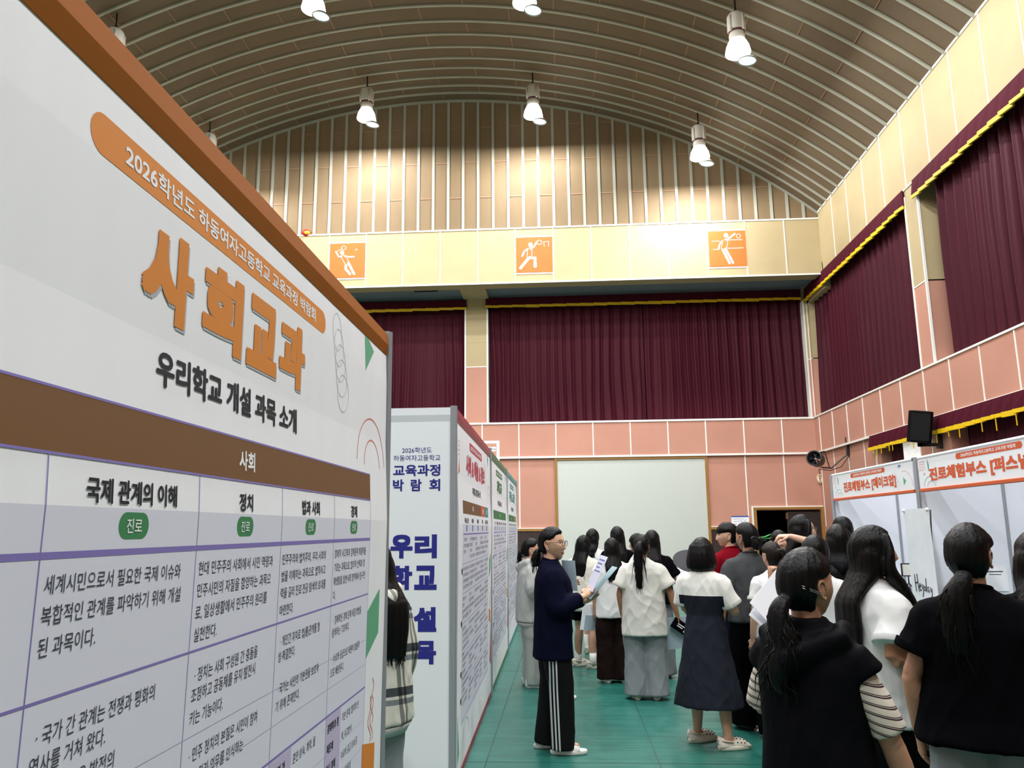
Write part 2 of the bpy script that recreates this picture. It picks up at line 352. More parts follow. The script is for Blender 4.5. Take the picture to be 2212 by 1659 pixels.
class Print(MB):
    """marks in surface coordinates (u right, v up); place(u, v, lift) puts them in space"""
    def __init__(s, place): super().__init__(); s.place = place; s.n = 0
    def put(s, pts, fs, mi, lift, lay=None):
        s.n += 1; e = 0.000012*(s.n % 20)               # every mark lies a hair above the one before it
        return s.add([s.place(p[0], p[1], 0.0003*lift+e+(0 if lay is None else lay[i])) for i, p in enumerate(pts)], fs, mi)
    def text(s, body, u0, u1, v0, v1, mi, bold=0.0, lift=3):
        v, f, a, b, ly = glyphs(body, bold); d = np.maximum(b-a, 1e-6)
        q = (v-a)/d*np.array([u1-u0, v1-v0])+np.array([u0, v0])
        return s.put(q.tolist(), f, mi, lift, ly)
    def line(s, body, u, vb, h, mi, bold=0.0, cond=0.9, anchor='l', lift=3):
        v, f, a, b, ly = glyphs(body, bold); sc = h/0.88
        x = v[:, 0]*sc*cond; wd = b[0]*sc*cond
        x = x + u - (wd/2 if anchor == 'c' else 0)
        return s.put(np.stack([x, v[:, 1]*sc+vb], 1).tolist(), f, mi, lift, ly)
    def rect(s, u0, v0, u1, v1, mi, lift=1):
        k = [v0]+[x for x in (1.0, 1.64, 1.95, 2.2, 2.33, 2.35) if v0+1e-4 < x < v1-1e-4]+[v1]
        return s.put([(u, v) for v in k for u in (u0, u1)], [(2*i, 2*i+1, 2*i+3, 2*i+2) for i in range(len(k)-1)], mi, lift)
    def poly(s, pts, mi, lift=1): return s.put(pts, [tuple(range(len(pts)))], mi, lift)
    def disc(s, u, v, ru, rv, mi, lift=1, n=24): return s.poly([(u+ru*cos(2*pi*k/n), v+rv*sin(2*pi*k/n)) for k in range(n)], mi, lift)
    def pill(s, u0, v0, u1, v1, mi, lift=1):
        r = (v1-v0)/2; n = 10; c = (v0+v1)/2
        p = [(u1-r+r*cos(a), c+r*sin(a)) for a in [-pi/2+pi*k/n for k in range(n+1)]] + [(u0+r+r*cos(a), c+r*sin(a)) for a in [pi/2+pi*k/n for k in range(n+1)]]
        return s.poly(p, mi, lift)
    def path(s, pts, w_, mi, lift=1, closed=False):
        pts = [np.array(p) for p in pts]; n = len(pts); L = []
        for i, p in enumerate(pts):
            a = pts[(i-1) % n] if (closed or i) else p; b = pts[(i+1) % n] if (closed or i < n-1) else p
            d = b-a; d = d/(np.linalg.norm(d)+1e-9); q = np.array([-d[1], d[0]])*w_/2
            L += [tuple(p+q), tuple(p-q)]
        fs = [(2*i, 2*i+1, (2*i+3) % (2*n), (2*i+2) % (2*n)) for i in range(n if closed else n-1)]
        return s.put(L, fs, mi, lift)
    def ring(s, u, v, ru, rv, w_, mi, lift=1, n=28, a0=0, a1=2*pi):
        full = abs(a1-a0-2*pi) < 1e-6
        return s.path([(u+ru*cos(a0+(a1-a0)*k/n), v+rv*sin(a0+(a1-a0)*k/n)) for k in range(n if full else n+1)], w_, mi, lift, full)
FABRIC = mat('printed_fabric_white', (240, 240, 244), 0.65, spec=0.3, var=0.015, vscale=3, bump=0.12, bscale=5, stretch=(1, 3, 0.4))
ALU = mat('aluminium', (160, 164, 170), 0.4, metal=0.35)
BOARD = mat('white_board', (232, 235, 240), 0.6)
INK = mat('ink_black', (26, 26, 34), 0.7); INKG = mat('ink_body', (58, 60, 78), 0.7); PURPLE = mat('ink_purple_line', (132, 118, 186), 0.7); PALEP = mat('ink_pale_line', (190, 186, 214), 0.7)
GREENP = mat('ink_green_badge', (62, 134, 84), 0.7); LGREEN = mat('ink_light_green', (96, 168, 128), 0.7); TEALP = mat('ink_teal', (40, 140, 138), 0.7)
ORANGE = mat('ink_orange', (218, 132, 42), 0.7); ORANGEH = mat('header_orange', (150, 84, 20), 0.7, spec=0.05); BROWNP = mat('ink_brown', (118, 80, 44), 0.7)
WHITEP = mat('ink_white', (240, 240, 242), 0.7); SALMON = mat('ink_salmon_line', (214, 130, 120), 0.7); PALEL = mat('ink_pale_grey', (204, 208, 216), 0.7)
CRIMSON = mat('ink_crimson', (196, 66, 84), 0.7); CRIMH = mat('header_crimson', (150, 58, 70), 0.45); GREENT = mat('ink_deep_green', (58, 116, 66), 0.7); GREENH = mat('header_green', (62, 106, 64), 0.45)
TEALH = mat('header_teal', (60, 132, 134), 0.45); BLUEB = mat('ink_blue_badge', (72, 116, 178), 0.7); GREYB = mat('ink_grey_badge', (92, 98, 110), 0.7); RUST = mat('ink_rust', (208, 92, 54), 0.7); NAVYP = mat('ink_navy', (38, 40, 132), 0.7)
SHADE = mat('ink_title_shade', (176, 178, 186), 0.7); LAV = mat('printed_fabric_shaded', (222, 222, 236), 0.65, bump=0.1, bscale=5, stretch=(1, 3, 0.4)); MAUVE = mat('ink_mauve_cell', (196, 184, 214), 0.7); OCHRE = mat('ink_ochre', (150, 118, 52), 0.7)  # LAV: the white fabric again, shade below the crease put into its colour
PMATS = [FABRIC, INK, INKG, PURPLE, PALEP, GREENP, LGREEN, TEALP, ORANGE, BROWNP, WHITEP, SALMON, PALEL, CRIMSON, GREENT, BLUEB, GREYB, RUST, NAVYP, SHADE, LAV, MAUVE, OCHRE]
(pFAB, pINK, pBODY, pPUR, pPALE, pGRN, pLG, pTEAL, pOR, pBR, pWH, pSAL, pPG, pCRI, pDG, pBLU, pGRY, pRUST, pNAVY, pSH, pLAV, pMAU, pOCH) = range(23)
EVENT = '2026학년도 하동여자고등학교 교육과정 박람회'
PH = 2.42
def sag(v):
    """how far the hung sheet lies off its board: a folded crease at 1.64 m, slack above it"""
    pts = [(0, 0.006), (1.0, 0.012), (1.64, 0.020), (1.95, 0.008), (2.2, 0.0075), (2.33, 0.003), (2.5, 0.003)]
    for (a, x), (b, y) in zip(pts, pts[1:]):
        if v <= b: return x+(y-x)*(v-a)/(b-a)
    return 0.003
def post(mb, x, y, z1, mi=0):
    n = 8; prof = []
    for k in range(16):
        a = 2*pi*(k+0.5)/16; r = 0.026 if k % 2 else 0.021
        prof.append((x+r*cos(a), y+r*sin(a)))
    mb.loft([[(px, py, 0) for px, py in prof], [(px, py, z1) for px, py in prof]], mi)
def panel_stand(root, Wd, header, posts=(0, 1), deep=0.48):
    """board along local +y (0..Wd) with its face towards +x at x = 0"""
    MB().box((-deep, 0.05, 0.0), (-0.012, Wd-0.02, PH-0.02)).build('board_core', BOARD, root)
    mb = MB(); hh = 0.093
    prof = [(-0.012, PH), (0.006, PH), (0.013, PH-0.05), (0.005, PH-hh), (-0.012, PH-hh)]
    mb.loft([[(x, 0.03, z) for x, z in prof], [(x, Wd-0.03, z) for x, z in prof]])
    mb.build('header_strip', header, root)
    mb = MB(); vv = [0.05, 1.0, 1.64, 1.95, 2.2, PH-hh]
    mb.loft([[(sag(v), 0.028, v), (sag(v), Wd-0.028, v), (-0.012, Wd-0.028, v), (-0.012, 0.028, v)] for v in vv])
    mb.build('printed_sheet', FABRIC, root)
    for k in posts:
        m = MB(); post(m, -0.002, Wd*k, PH+0.015); m.build('post', ALU, root)
    MB().box((-0.01, 0.028, 0.0), (0.01, Wd-0.028, 0.05)).build('bottom_rail', header, root)
def ornaments(pr, U, V):
    """the pale shapes printed round every sheet; U maps 0..1 across"""
    for k in range(5): pr.ring(U(0.752+0.007*k), 2.245-0.048*k, 0.05+0.004*k, 0.062, 0.004, pPG, 1)
    pr.poly([(U(0.877), 2.326), (U(0.895), 2.326), (U(0.925), 2.293), (U(0.879), 2.190)], pLG, 1)
    pr.ring(U(0.915), 1.85, 0.21, 0.17, 0.006, pSAL, 1, a0=0.0, a1=pi); pr.ring(U(0.918), 1.84, 0.12, 0.10, 0.006, pSAL, 1, a0=0, a1=pi)
    pr.poly([(U(0.968), 1.38), (U(0.968), 1.215), (U(0.905), 1.145), (U(0.905), 1.31)], pLG, 1)
    for j in range(3): pr.path([(U(0.945)+0.025*sin(k*1.1), 1.06-0.05*j*0-0.02*k-0.01*j) for k in range(9)] if j == 0 else [(U(0.925)+0.03*j+0.025*sin(k*1.1), 1.0-0.02*k) for k in range(9)], 0.007, pSAL, 1)
    pr.poly([(U(0.90), 0.86), (U(0.965), 0.82), (U(0.965), 0.70), (U(0.90), 0.74)], pOR, 1)
    pr.poly([(U(0.015), 0.42), (U(0.05), 0.16), (U(0.015), 0.1)], pLG, 1)
    pr.poly([(U(0.985), 0.72), (U(0.93), 0.36), (U(0.985), 0.3)], pCRI, 1)
    pr.ring(U(0.2), 0.15, 0.2, 0.14, 0.005, pTEAL, 1, a0=0, a1=pi)
    for j in range(4): pr.path([(U(0.02)+0.018*k, 2.2-0.03*j+(0.012 if k % 2 else 0)) for k in range(5)], 0.005, pSAL, 1)
    pr.poly([(U(0.012), 1.97), (U(0.05), 2.0), (U(0.04), 2.10)], pSAL, 1)
# ---------------------------------------------------------------- near information board
BX, BY0, BW = -0.739, 0.25, 3.0
root = thing('information_board', 'huge near board with an orange top edge and a big orange title', 'display board', (BX, BY0, 0))
panel_stand(root, BW, ORANGEH)
pr = Print(lambda u, v, l: (sag(v)+0.0003+l, u-BY0, v))
U = lambda t: 0.27+2.95*t
ornaments(pr, U, None)
pr.pill(1.107, 2.200, 2.357, 2.271, pOR, 1)
pr.text(EVENT, 1.208, 2.253, 2.216, 2.257, pWH, 0.022)
for off, mi, lf in ((0.006, pSH, 2), (0.0, pOR, 4)):
    for ch, a, b in (('사', 1.284, 1.476), ('회', 1.520, 1.722), ('교', 1.752, 1.945), ('과', 1.964, 2.166)):
        pr.text(ch, a+off, b+off, 1.985-off, 2.162-off, mi, 0.06, lf)
pr.text('우리학교 개설 과목 소개', 1.352, 2.112, 1.862, 1.930, pINK, 0.034)
TL, TR = 0.596, 2.942
cols = [0.596, 1.066, 1.536, 2.006, 2.474, 2.942]
pr.rect(TL-0.02, 0.18, TR, 1.64, pLAV, 0.3)  # darker sheet tone under the crease, shade painted in
pr.rect(TL, 1.713, TR, 1.808, pBR, 1)
for a, b in ((TL, 1.808), (TL, 1.713)): pr.rect(a, b-0.002, TR, b+0.002, pPUR, 2)
pr.text('사회', 1.728, 1.818, 1.737, 1.782, pWH, 0.028)
for c in cols: pr.rect(c-0.0011, 0.2, c+0.0011, 1.713, pPUR, 2)
pr.rect(TL, 1.565, TR, 1.575, pPUR, 2)
for v, t in ((1.374, 0.0022), (1.05, 0.003), (0.74, 0.003), (0.2, 0.003)): pr.rect(TL, v-t, TR, v+t, pPUR, 2)
for v in (1.215, 1.13, 0.94, 0.85): pr.rect(TL+0.02, v-0.0008, TR-0.02, v+0.0008, pPALE, 2)
heads = [('세계 시민', .2), ('국제 관계의 이해', .284), ('정치', .077), ('법과 사회', .159), ('경제', .08)]
for i, (h_, wd) in enumerate(heads):
    c = (cols[i]+cols[i+1])/2
    pr.text(h_, c-wd/2, c+wd/2, 1.646, 1.686, pINK, 0.03)
    pr.pill(c-0.047, 1.590, c+0.047, 1.634, pGRN, 1); pr.text('진로', c-0.024, c+0.024, 1.600, 1.624, pWH, 0.01)
P1 = [['현대 사회의 문제를 탐구하는 과', '목으로, 세계 시민의 자질과', '태도를 기르기 위해 개설하', '였다.'],
      ['세계시민으로서 필요한 국제 이슈와', '복합적인 관계를 파악하기 위해 개설', '된 과목이다.'],
      ['현대 민주주의 사회에서 시민 역량과', '민주시민의 자질을 함양하는 과목으', '로, 일상생활에서 민주주의 원리를', '실천한다.'],
      ['민주주의와 법치주의, 우리 사회의', '법을 이해하는 과목으로, 법적사고', '력을 길러 진로·전공 탐색의 토대를', '마련한다.'],
      ['경제적 사고력과 경제문제 해결력을', '기르는 과목으로, 합리적 선택과 경', '제생활을 일반사회 영역에서 탐구한', '다.']]
P2 = [['· 시민은 사회 변화를 탐구하', '며 성장한다.'], ['· 국가 간 관계는 전쟁과 평화의', '역사를 거쳐 왔다.', '· 구성원들은 발전의', '과정을 이해한다.'],
      ['· 정치는 사회 구성원 간 충돌을', '조정하고 공동체를 유지·발전시', '키는 기능이다.', '· 민주 정치의 본질은 시민이 참여', '로서 권리·의무를 인식하는'],
      ['· 개인간 자치로 법(률)관계를 형', '성·해결한다.', '· 국가는 시민의 기본권을 보호하', '기 위해 존재한다.'],
      ['· 경제학은 경제 문제 해결 방법을', '탐색하는 기초이다.', '· 수요와 공급으로 자원이 효율적', '으로 배분된다.']]
def para(pr, lines, u, v, hh, wmax, step, bold=0.0):
    for i, s in enumerate(lines):
        _, _, a, b, _ = glyphs(s, bold); wd = b[0]*hh/0.88
        pr.line(s, u, v-step*i, hh, pBODY, bold, min(0.92, wmax/wd))
for i in range(5):
    para(pr, P1[i], cols[i]+0.014, 1.519, 0.026, 0.44, 0.0422)
    for j, s in enumerate(P2[i]):
        pr.line(s, cols[i]+(0.03 if s[0] == '·' else 0.022), [1.316, 1.279, 1.237, 1.168, 1.126][j] if i in (1, 2) else [1.316, 1.279, 1.20, 1.16][j % 4], 0.026, pBODY, 0.0, 0.86)
pr.rect(cols[4], 0.75, cols[4]+0.16, 1.045, pMAU, 1); pr.rect(cols[3], 0.75, cols[3]+0.16, 1.045, pMAU, 1)
for j, (a, b) in enumerate((('경제학과 경', '기본 문제, 합리적 선'), ('제문제', '택, 사고방식'), ('미시 경제', '수요와 공급 조세·공'), ('', '공재, 효율성'), ('거시 경제', '경제 순환, 무역'))):
    v = 1.0-0.058*j
    if a: pr.line(a, cols[4]+0.016, v, 0.026, pINK, 0.02, 0.85)
    pr.line(b, cols[4]+0.175, v, 0.026, pBODY, 0.0, 0.85)
for j, (a, b) in enumerate((('민법과 가', '혼인·상속, 계약, 물'), ('생활', '권'))):
    v = 1.0-0.05*j; pr.line(a, cols[3]+0.016, v, 0.026, pINK, 0.02, 0.85); pr.line(b, cols[3]+0.175, v, 0.026, pBODY, 0.0, 0.85)
pr.build('printed_graphics', PMATS, root)
# ---------------------------------------------------------------- row of boards beyond the gap
RX, RY0, RZ = -0.724, 5.323, 0.0122
POOL = sum(P1, [])+sum(P2, [])
def row_board(k, label, header, col, title, tw, bands, ncol, badge, seed):
    Wd = 2.83; rnd = random.Random(seed)
    root = thing('information_board', label, 'display board', (RX-sin(RZ)*(Wd+0.01)*k, RY0+cos(RZ)*(Wd+0.01)*k, 0), RZ, 'row of information boards')
    panel_stand(root, Wd, header, (1,))
    pr = Print(lambda u, v, l: (sag(v)+0.0003+l, u, v))
    U = lambda t: 0.02+(Wd-0.04)*t; c = 1.345
    ornaments(pr, U, None)
    pr.pill(c-0.53, 2.205, c+0.53, 2.275, col, 1); pr.text(EVENT, c-0.45, c+0.45, 2.22, 2.258, pWH, 0.022)
    pr.text(title, c-tw, c+tw, 2.005, 2.165, col, 0.055); pr.text('우리학교 개설 과목 소개', c-0.35, c+0.35, 1.868, 1.935, pINK, 0.034)
    L, R_ = 0.29, 2.42
    pr.rect(L-0.03, 0.3, R_, 1.64, pLAV, 0.3)  # same painted shade below the fold line
    for a, b, mi, s in bands:
        x0, x1 = L+(R_-L)*a, L+(R_-L)*b; pr.rect(x0, 1.715, x1, 1.808, mi, 1); pr.text(s, (x0+x1)/2-0.045, (x0+x1)/2+0.045, 1.738, 1.784, pWH, 0.028)
    pr.rect(L, 1.566, R_, 1.575, pPUR, 2)
    cw = (R_-L)/ncol
    for i in range(ncol):
        x = L+cw*i
        pr.rect(x-0.0015, 0.32, x+0.0015, 1.713, pPALE, 2)
        h_ = rnd.choice(['세계사', '사회와 문화', '현대사회와 윤리', '미술 감상', '정보', '음악 연주', '생명과학', '지구과학', '물리학', '화학'])
        wd = min(cw*0.7, 0.055*len(h_)); pr.text(h_, x+cw/2-wd/2, x+cw/2+wd/2, 1.648, 1.688, pINK, 0.03)
        mi = pBLU if i < badge else pGRY
        pr.pill(x+cw/2-0.047, 1.590, x+cw/2+0.047, 1.634, mi, 1); pr.text('진로', x+cw/2-0.024, x+cw/2+0.024, 1.6, 1.624, pWH, 0.01)
        v = 1.52
        for n_ in (rnd.choice((3, 4)), 4, 4, 5, 5, 5):
            for j in range(n_ if n_ < 5 else rnd.choice((3, 4, 5))):
                s = rnd.choice(POOL); _, _, a, b, _ = glyphs(s, 0.0)
                if v-0.042*j > 0.36: pr.line(s, x+0.014, v-0.042*j, 0.027, pBODY, 0.0, min(0.92, (cw-0.03)/(b[0]*0.027/0.88)))
            v -= 0.203
    for v in (1.365, 1.162, 0.96, 0.757, 0.554): pr.rect(L, v-0.0015, R_, v+0.0015, pPUR, 2)
    pr.rect(L, 0.32, R_, 0.324, pPUR, 2)
    for v in (1.30, 0.95, 0.62, 0.45): pr.line('핵심', L-0.09, v, 0.04, pINK, 0.04, 0.9)
    pr.build('printed_graphics', PMATS, root)
row_board(0, 'board with a dark red top edge, nearest in the far row on the left', CRIMH, pCRI, '사회 & 예술 & 정보', 0.78, [(0, .655, pBR, '사회'), (.66, .83, pRUST, '예술'), (.835, 1, pTEAL, '정보')], 5, 3, 3)
row_board(1, 'board with a green top edge in the middle of the far row', GREENH, pDG, '과학교과', 0.42, [(0, 1, pDG, '과학')], 6, 3, 5)
row_board(2, 'board with a teal top edge at the far end of the left row', TEALH, pTEAL, '가정 & 교양', 0.75, [(0, .7, pDG, '교양'), (.71, 1, pOCH, '가정')], 6, 0, 8)
# ---------------------------------------------------------------- white end panel of the row
root = thing('sign_panel', 'white end panel with navy lettering facing the viewer beyond the gap', 'sign', (-0.974, 5.285, 0))
MB().box((-0.235, -0.004, 0.03), (0.235, 0.02, PH-0.095)).build('printed_sheet', BOARD, root)
mb = MB(); mb.loft([[(x, -0.012, PH), (x, -0.014, PH-0.05), (x, -0.004, PH-0.095), (x, 0.02, PH-0.095), (x, 0.02, PH)] for x in (-0.235, 0.235)]); mb.build('top_rail', mat('white_rail', (225, 228, 234), 0.4), root)
for x in (-0.245, 0.240): m = MB(); post(m, x, 0.0, PH+0.01); m.build('post', ALU, root)
pr = Print(lambda u, v, l: (u+0.974, -0.0046-l, v))
pr.text('2026학년도', -1.084, -0.882, 2.114, 2.152, pNAVY, 0.0); pr.text('하동여자고등학교', -1.141, -0.823, 2.060, 2.100, pNAVY, 0.0)
pr.text('교육과정', -1.143, -0.823, 1.958, 2.036, pNAVY, 0.03); 
for ch, a in (('박', -1.143), ('람', -1.022), ('회', -0.897)): pr.text(ch, a, a+0.074, 1.858, 1.938, pNAVY, 0.03)
pr.build('printed_heading', PMATS, root); pr = Print(pr.place)
for (a, b), v0, v1 in ((('우', '리'), 1.419, 1.573), (('학', '교'), 1.217, 1.372), (('개', '설'), 0.953, 1.108), (('과', '목'), 0.752, 0.897)):
    pr.text(a, -1.152, -1.004, v0, v1, pNAVY, 0.055); pr.text(b, -0.99, -0.842, v0, v1, pNAVY, 0.055)
pr.build('printed_title', PMATS, root)
# ---------------------------------------------------------------- curtains and valances
VELVET = mat('maroon_velvet', (66, 19, 31), 0.6, spec=0.12, var=0.08, vscale=4, stretch=(4, 4, 0.3))
VELVET2 = mat('maroon_valance', (76, 21, 36), 0.7, spec=0.08)
GOLD = mat('gold_fringe', (226, 186, 20), 0.5, var=0.25, vscale=60)
def curtain(label, p0, p1, z0, z1, nrm, seed, depth=0.11, period=0.27):
    p0, p1 = Vector((*p0, 0)), Vector((*p1, 0)); n = Vector((*nrm, 0)); L = (p1-p0).length; t = (p1-p0)/L
    NU = int(L/0.022); NV = 14; rnd = random.Random(seed); vs_ = []
    ph = 0; phs = []
    for i in range(NU+1):
        u = L*i/NU; phs.append(ph); ph += 2*pi*(L/NU)/(period*(1+0.55*noise.noise((u*1.3, seed, 0))))
    for j in range(NV+1):
        v = j/NV; z = z0+(z1-z0)*v
        for i in range(NU+1):
            u = L*i/NU; am = depth*(0.55+0.5*noise.noise((u*0.9, seed+5, v*0.6)))
            q_ = phs[i]/2+0.6*noise.noise((u*1.2, v*1.6, seed)); d = am*(2*abs(sin(q_))**0.75-1.2+0.3*sin(4.1*q_+1.0+v))*(0.6+0.4*(1-v))
            uu = u+0.03*noise.noise((u*2, v*2, seed+9))
            q = p0+t*min(max(uu, 0), L)+n*d
            zz = z + (0.03*noise.noise((u*3, seed, 2)) if j == 0 else 0)
            vs_.append((q.x, q.y, zz))
    fs = [(j*(NU+1)+i, j*(NU+1)+i+1, (j+1)*(NU+1)+i+1, (j+1)*(NU+1)+i) for j in range(NV) for i in range(NU)]
    o = MB().add(vs_, fs).build('curtain', VELVET, None, True, origin=((p0+p1)/2+Vector((0, 0, z0))))
    return tag(o, label, 'curtain', 'maroon curtains')
def valance(label, p0, p1, z0, z1, nrm, step=0.36, out=0.05, tag_drop=0.0):
    p0, p1 = Vector((*p0, 0)), Vector((*p1, 0)); n = Vector((*nrm, 0)); L = (p1-p0).length; t = (p1-p0)/L
    k = max(1, round(L/step)); r = thing('valance', label, 'valance', (p0.x, p0.y, z0), 0, 'gold-fringed valances')
    mb, fr = MB(), MB(); rnd = random.Random(k)
    for i in range(k):
        a, b = p0+t*(L*i/k), p0+t*(L*(i+1)/k); o0, o1 = n*(out+0.045), n*out
        dz = rnd.uniform(-0.012, 0.012)
        A, B = a-p0, b-p0
        for m_, za, zb, ex in ((mb, 0.055, z1-z0, 0.0), (fr, dz, 0.07, 0.008)):
            e_ = n*ex
            q = [A+o0+e_, B+o1+e_, B+o1-n*0.02-e_, A+o0-n*0.02-e_]
            topq = [A+n*out+e_, B+n*out+e_, B+n*(out-0.02)-e_, A+n*(out-0.02)-e_] if m_ is mb else q
            m_.add([(p.x, p.y, za) for p in q]+[(p.x, p.y, zb) for p in topq], [(3, 2, 1, 0), (4, 5, 6, 7), (0, 1, 5, 4), (1, 2, 6, 5), (2, 3, 7, 6), (3, 0, 4, 7)])
        if tag_drop and rnd.random() < 0.5:
            q = A+t*rnd.uniform(0, L/k)+n*(out+0.03); fr.bar((q.x, q.y, dz), (q.x, q.y, dz-rnd.uniform(0.05, tag_drop)), 0.012, 0.012)
    mb.build('pelmet_cloth', VELVET2, r); fr.build('gold_fringe', GOLD, r)
curtain('maroon curtain high on the back wall, left of the cream pillar', (-8.78, YB+0.22), (-2.7, YB+0.22), 4.49, 7.95, (0, -1), 1)
curtain('wide maroon curtain high on the back wall, right of the cream pillar', (-2.0, YB+0.22), (2.3, YB+0.22), 4.49, 7.95, (0, -1), 2)
curtain('maroon curtain high on the back wall, reaching the right corner', (2.32, YB+0.22), (6.68, YB+0.22), 4.49, 7.95, (0, -1), 3)
curtain('far maroon curtain high on the right wall, between corner and cream pillar', (XR+0.2, 15.02), (XR+0.2, 21.25), 4.49, 7.98, (-1, 0), 4, 0.17, 0.3)
curtain('near maroon curtain high on the right wall, cut off by the right edge', (XR+0.22, 8.5), (XR+0.22, 14.15), 4.49, 7.98, (-1, 0), 5, 0.17, 0.3)
curtain('dark maroon curtain low on the right wall behind the second booth banner', (XR+0.2, 9.0), (XR+0.2, 13.9), 2.0, 3.5, (-1, 0), 6)
curtain('short maroon curtain low on the right wall beside the white louvre', (XR+0.16, 16.35), (XR+0.16, 17.2), 2.0, 3.5, (-1, 0), 7, 0.06)
valance('dark fringed valance on the back wall, left of the cream pillar', (-8.78, YB-0.02), (-2.62, YB-0.02), 7.69, 7.98, (0, -1), 0.38, 0.03)
valance('dark fringed valance on the back wall, right of the cream pillar', (-2.08, YB-0.02), (6.6, YB-0.02), 7.72, 8.02, (0, -1), 0.38, 0.03)
valance('bright fringed valance high on the right wall, far bay', (XR-0.02, YB-0.03), (XR-0.02, 14.98), 7.66, 8.04, (-1, 0), 0.3, 0.03)
valance('bright fringed valance high on the right wall, near bay', (XR-0.02, 14.52), (XR-0.02, 8.4), 7.66, 8.04, (-1, 0), 0.3, 0.03)
valance('low fringed valance on the right wall over the booth banners', (XR-0.07, 17.6), (XR-0.07, 9.0), 3.2, 3.52, (-1, 0), 0.3, 0.03, 0.2)
# white louvre slats in the low window; their emission stands in for daylight
r = thing('window_louvre', 'white slatted louvre in the low window under the wall speaker', 'louvre', (XR+0.0, 15.42, 2.2))
for k in range(9): MB().box((-0.02, -0.02+0.085*k, 0), (0.03, 0.035+0.085*k, 1.02)).build('slat', mat('slat_painted_daylight', (250, 252, 250), 0.5, emit=0.2), r)
MB().box((0.035, -0.06, 0), (0.05, 0.8, 1.02)).build('backing', mat('louvre_grey', (70, 72, 72), 0.6), r)
# ---------------------------------------------------------------- sport signs on the beam
SIGNO = mat('sign_orange', (196, 104, 40), 0.6, var=0.05, vscale=5); SIGNW = mat('sign_white', (245, 243, 236), 0.6)
def cap(pr, pts, w_, mi=1, lift=3):
    pr.path(pts, w_, mi, lift); pr.disc(*pts[0], w_/2, w_/2, mi, lift); pr.disc(*pts[-1], w_/2, w_/2, mi, lift)
    for p in pts[1:-1]: pr.disc(*p, w_/2, w_/2, mi, lift)
def sport_sign(label, x, draw):
    r = thing('sport_sign', label, 'sign', (x+0.5, 19.935, 8.735), 0, 'sport pictogram signs')
    MB().box((-0.478, -0.006, -0.488), (0.478, 0.012, 0.488)).build('plate', SIGNO, r)
    pr = Print(lambda u, v, l: ((u-0.5)*0.956, -0.008-l*4, (0.5-v)*0.976)); draw(pr)
    pr.build('pictogram', [SIGNO, SIGNW], r)
def badminton(p):
    q = lambda x, y: ((x-190)/1075, (y-360)/1020)
    p.disc(*q(560, 638), 0.058, 0.058, 1, 3); p.ring(*q(605, 498), 0.062, 0.056, 0.014, 1, 3); p.path([q(540, 530), q(415, 592)], 0.014, 1, 3)
    cap(p, [q(372, 605), q(460, 752), q(540, 748)], 0.042); cap(p, [q(645, 740), q(770, 768), q(922, 764)], 0.042)
    p.path([q(630, 705), q(600, 706), q(560, 735), q(548, 770), q(600, 870), q(660, 965), q(700, 992), q(735, 990)], 0.012, 1, 3); p.path([q(700, 790), q(775, 900)], 0.012, 1, 3)
    cap(p, [q(765, 945), q(945, 1270)], 0.066); p.path([q(690, 990), q(690, 1125), q(820, 1265)], 0.07, 1, 3); p.disc(*q(822, 1268), 0.036, 0.036, 1, 3); p.disc(*q(690, 1125), 0.03, 0.03, 1, 3)
    p.poly([q(955, 580), q(1028, 568), q(1005, 525)], 1, 3)
def basketball(p):
    q = lambda x, y: ((x-212)/1080, (y-345)/1035)
    p.disc(*q(640, 567), 0.062, 0.062, 1, 3); p.ring(*q(905, 508), 0.066, 0.064, 0.014, 1, 3)
    cap(p, [q(640, 695), q(750, 620), q(835, 485)], 0.046); cap(p, [q(540, 700), q(460, 745), q(390, 890)], 0.046)
    p.path([q(640, 645), q(590, 660), q(555, 700), q(538, 800), q(530, 950), q(555, 985)], 0.014, 1, 3); p.path([q(685, 705), q(675, 905)], 0.014, 1, 3)
    cap(p, [q(612, 950), q(770, 970), q(770, 1205)], 0.085); cap(p, [q(560, 985), q(338, 1240)], 0.078)
    p.path([q(1025, 492), q(1198, 492)], 0.014, 1, 3); p.path([q(1035, 492), q(1052, 635)], 0.014, 1, 3); p.path([q(1185, 492), q(1175, 635)], 0.014, 1, 3)
def volleyball(p):
    q = lambda x, y: ((x-200)/340, (y-985)/312)
    p.disc(*q(362, 1026), 0.062, 0.066, 1, 3); p.ring(*q(475, 1034), 0.056, 0.058, 0.014, 1, 3)
    for a, b, y in ((230, 300, 1073), (385, 510, 1067), (235, 280, 1145), (370, 515, 1139)): p.path([q(a, y), q(b, y)], 0.016, 1, 3)
    cap(p, [q(365, 1066), q(442, 1014)], 0.05); cap(p, [q(318, 1078), q(298, 1105), q(288, 1142)], 0.042)
    p.path([q(360, 1055), q(330, 1070), q(312, 1140), q(330, 1155), q(360, 1140), q(378, 1075)], 0.012, 1, 3)
    cap(p, [q(325, 1150), q(380, 1268)], 0.06); cap(p, [q(350, 1142), q(410, 1264)], 0.06)
sport_sign('orange badminton pictogram sign, leftmost on the cream beam', -6.158, badminton)
sport_sign('orange basketball pictogram sign, middle of the cream beam', -1.140, basketball)
sport_sign('orange volleyball pictogram sign, rightmost on the cream beam', 3.890, volleyball)
# small red and yellow thing resting on the beam's top
r = thing('toy_ball', 'small red and yellow object peeping over the top of the beam', 'ball', (-6.82, 19.96, 9.5))
MB().ball((0, 0, 0.06), (0.13, 0.1, 0.1)).build('red_half', mat('red_plastic', (176, 34, 28), 0.4), r, True)
MB().ball((0.03, -0.05, 0.05), (0.09, 0.06, 0.06)).build('yellow_mark', mat('yellow_plastic', (228, 178, 50), 0.4), r, True)
